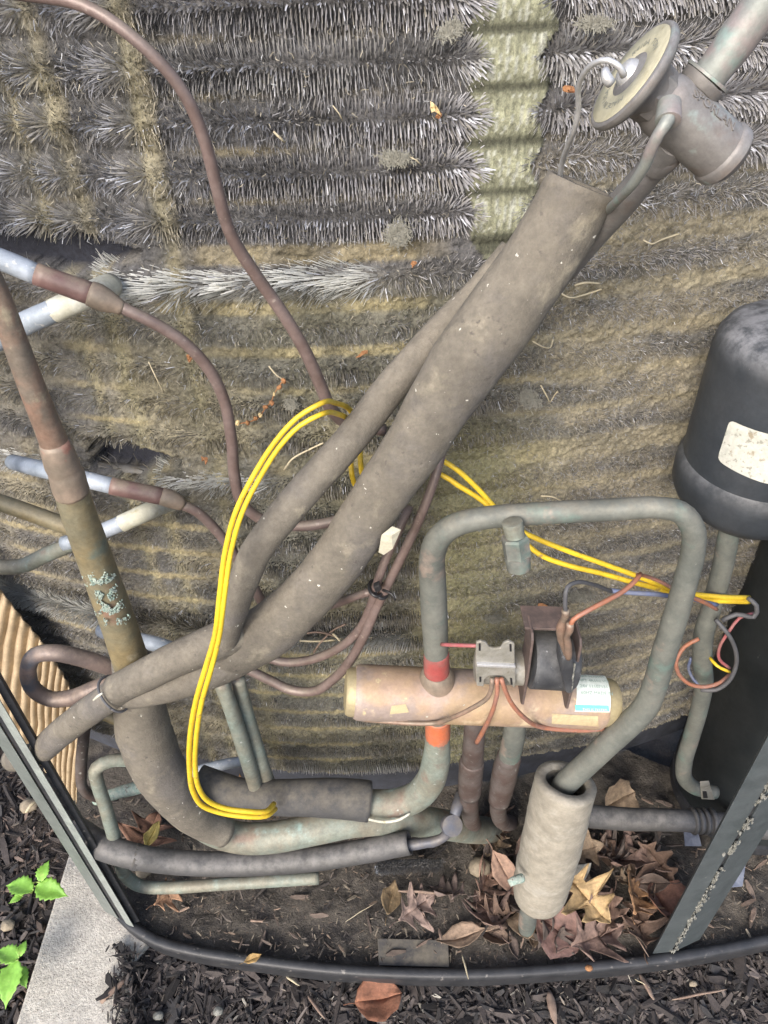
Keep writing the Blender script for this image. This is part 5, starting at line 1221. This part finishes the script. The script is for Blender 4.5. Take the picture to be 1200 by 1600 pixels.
bit('cream and orange flake caught on the upper coil near the bare stripe', 678, 168, 10, 'flake_cream', 1, rot=.8, stretch=(1.3, .7))
bit('orange tip stuck just under the cream flake', 685, 180, 6, 'flake_orange', 2)
bit('small orange flake on the coil left of the valve head', 889, 140, 8, 'flake_orange', 3, stretch=(1.2, .6))
bit('pale grey lint tuft on the coil beside the wide sleeve top', 622, 365, 19, 'lint', 4, name='lint_tuft')
bit('tan lint wad low on the coil right of the sleeve', 826, 622, 16, 'lint', 5, name='lint_tuft', stretch=(1.2, .8), rot=.5)
bit('dull olive leaf fragment high on the coil above the cream flake', 705, 48, 15, 'lint', 6, stretch=(1.3, .6), rot=-.4)
bit('pale elongated leaf fragment on the coil right of the bare stripe', 930, 37, 16, 'lint', 7, stretch=(1.5, .4))
bit('tan leaf fragment in the dirt line under the cream flake', 618, 248, 15, 'lint', 8, stretch=(1.5, .6))
bit('red orange needle tip low on the coil left of the small sleeve', 565, 553, 8, 'flake_orange', 9, stretch=(1.4, .35), rot=-.4)
bit('tiny red flake at the top edge right of the white fringe', 646, 412, 5, 'flake_orange', 10, stretch=(1, .6), rot=-.7)
bit('orange flake on the dirt beside the feeder tube bend', 296, 559, 6, 'flake_orange', 11)
bit('tiny red brown flake above the lower feeder tube', 321, 717, 6, 'flake_orange', 12)
bit('crumpled orange brown petal above the rusty bracket', 850, 950, 12, 'flake_orange', 13, stretch=(1.1, .7), rot=.4)
bit('crumpled golden petal at the left above the rusty bracket', 832, 966, 11, 'flake_cream', 14, stretch=(1.3, .5))
bit('grey lint on the dark coil above the silver bracket', 772, 968, 12, 'lint', 15, stretch=(1.5, .5), name='lint_tuft')
bit('pale lint in the shadow right of the orange wire', 905, 932, 14, 'lint', 16, stretch=(1.8, .5), name='lint_tuft')
bit('white fleck on the coil beside the brown tube end', 455, 632, 8, 'lint', 17, name='lint_tuft')
# orange seed string
pts_ = [(372, 662), (385, 660), (398, 656), (408, 648), (415, 637), (424, 628), (428, 616), (436, 604), (441, 596)]
t = thing('seed_string', 'orange string of tiny seeds hanging on the coil above the yellow loop', 'seeds', S(410, 640, .004))
tube('thread', [(S(a, b, .003), .0004) for a, b in pts_], M['flake_orange'], t, seg=6, raw=True)
for i, (a, b) in enumerate(pts_*2):
    p = S(a+random.uniform(-3, 3), b+random.uniform(-3, 3), .0045); r_ = random.uniform(.0008, .0016)
    lathe('seed', p, (random.uniform(-1, 1), -.5, random.uniform(-1, 1)), [(-r_*1.6, 0), (-r_, r_*.8), (0, r_), (r_, r_*.7), (r_*1.6, 0)], M['flake_cream' if i % 3 == 0 else 'flake_orange'], t, 7)
# straws
def straw(label, pts_, w=2.4, m='straw'):
    o = tube('straw', [(S(a, b, .003+.002*math.sin(i*2)), w/2*mpp(S(a, b, .003))) for i, (a, b) in enumerate(pts_)], M[m], seg=6, raw=True, step=.002)
    return tag(o, label, 'straw', 'dry straws caught on the coil')
straw('thin straw on the dirt left of the feeder tube bend', [(232, 565), (243, 588), (255, 612)])
straw('straw curl to the left of the yellow loop top', [(420, 572), (432, 586), (452, 598)])
straw('curved pale root fibre between the yellow loop and the small sleeve', [(444, 734), (458, 716), (480, 704), (505, 692)], 3)
straw('pale straw just right of the wide sleeve top', [(898, 446), (912, 442), (938, 443)], 3.5)
straw('long bent straw below the short one right of the sleeve', [(872, 455), (890, 465), (915, 460), (940, 452)], 3)
straw('v shaped straw in the middle right of the coil', [(845, 602), (855, 620), (860, 628), (866, 618), (871, 612)], 2.4)
straw('curled straw between the sleeve and the v shaped one', [(832, 533), (846, 541), (860, 543), (864, 531)], 2.2)
straw('short cream straw above the grey arch pipe', [(845, 775), (862, 776), (878, 783)], 3)
straw('pale straw under the outlet pipe of the expansion valve', [(1005, 375), (1018, 381), (1035, 374), (1062, 365)], 2.8)
straw('small white sliver left of the bare stripe', [(428, 206), (436, 214), (445, 222)], 4)
straw('thin white hair high on the coil centre', [(520, 165), (530, 178), (535, 188)], 2)
straw('pale hair beside the olive fragment in the dirt line', [(640, 245), (650, 250), (658, 258)], 2)
straw('curled hair beside the long brown tube', [(325, 275), (338, 280), (342, 298)], 2)
for i, pp in enumerate([[(458, 1000), (490, 1002), (522, 1000)], [(490, 1020), (500, 1005), (520, 985), (540, 975)], [(520, 990), (530, 1000), (536, 1010)], [(470, 990), (500, 988), (530, 996)]]):
    straw(['straight twig under the cable tie', 'branching twig reaching up to the cable tie', 'short twig forking beneath the cable tie', 'upper twig of the small nest under the cable tie'][i], pp, 3.5, 'twig' if i % 2 else 'straw')
# short fibres matted into the dirt, densest on the right-hand side of the coil (uncountable)
r3 = np.random.default_rng(12); NF = 150000
x = r3.uniform(-.34, .40, NF); z = r3.uniform(CAM.z-1.66*D0, CAM.z-.15*D0, NF)
wgt = fuzz(x, z)*.95+.10+.3*olive(x, z)+.25*sstep(CAM.z-.6*D0, CAM.z-1.1*D0, z)
hz_ = np.zeros(NF, bool)
for (xa, xb, kh) in HOLES[:2]: hz_ |= (x > xa) & (x < xb) & (z < zr[kh]-.006) & (z > zr[kh+1]-.002)
kp = (r3.random(NF) < wgt) & ~hz_ & ~((np.abs(x-GAPX) < .02) & (z > CAM.z-.45*D0)); x = x[kp]; z = z[kp]; n_ = len(x)
k = np.argmin(np.abs(z[:, None]-zr[None]), axis=1); tq = np.clip(np.abs(z-zr[k])/HP, 0, 1)
sl0 = dsag(x); nr = np.sqrt(1+sl0**2); t3 = np.stack([1/nr, sl0/nr, 0*x], -1); o3 = np.stack([sl0/nr, -1/nr, 0*x], -1); z3 = np.array([0, 0, 1.])[None]
base = np.stack([x, sag(x)+RC, z], -1)+o3*(.0142*np.sqrt(1-.5*tq*tq)-r3.uniform(0, .0035, n_))[:, None]
a = r3.uniform(0, 2*np.pi, n_); L = r3.uniform(.0010, .0042, n_); 
d = t3*(np.cos(a))[:, None]+z3*np.sin(a)[:, None]+o3*r3.normal(0, .3, n_)[:, None]
e = (t3*(-np.sin(a))[:, None]+z3*np.cos(a)[:, None])*r3.uniform(.00008, .0002, n_)[:, None]
bd = (t3*r3.normal(0, 1, n_)[:, None]+z3*r3.normal(0, 1, n_)[:, None])*(L*.2)[:, None]; d = d*L[:, None]
V = np.stack([base-e, base+e, base+d*.5+bd+e, base+d*.5+bd-e, base+d-e*.4, base+d+e*.4], 1).reshape(-1, 3)
V[4::6], V[5::6] = V[5::6].copy(), V[4::6].copy()
bi = np.arange(n_)[:, None]*6; F = np.concatenate([bi+np.array([[0, 1, 2, 3]]), bi+np.array([[3, 2, 4, 5]])], 0)
cc = np.array([.27, .245, .19])[None]*r3.uniform(.3, 1.5, n_)[:, None]
gm = (r3.random(n_) < .35)[:, None]; cc = np.where(gm, np.array([.30, .31, .33])*r3.uniform(.5, 1.3, n_)[:, None], cc)
o = mesh_obj('matted_fibres', V, F, M['spine'], coil, smooth=False, colors=np.repeat(cc[:, None], 6, 1).reshape(-1, 3)); o['kind'] = 'stuff'
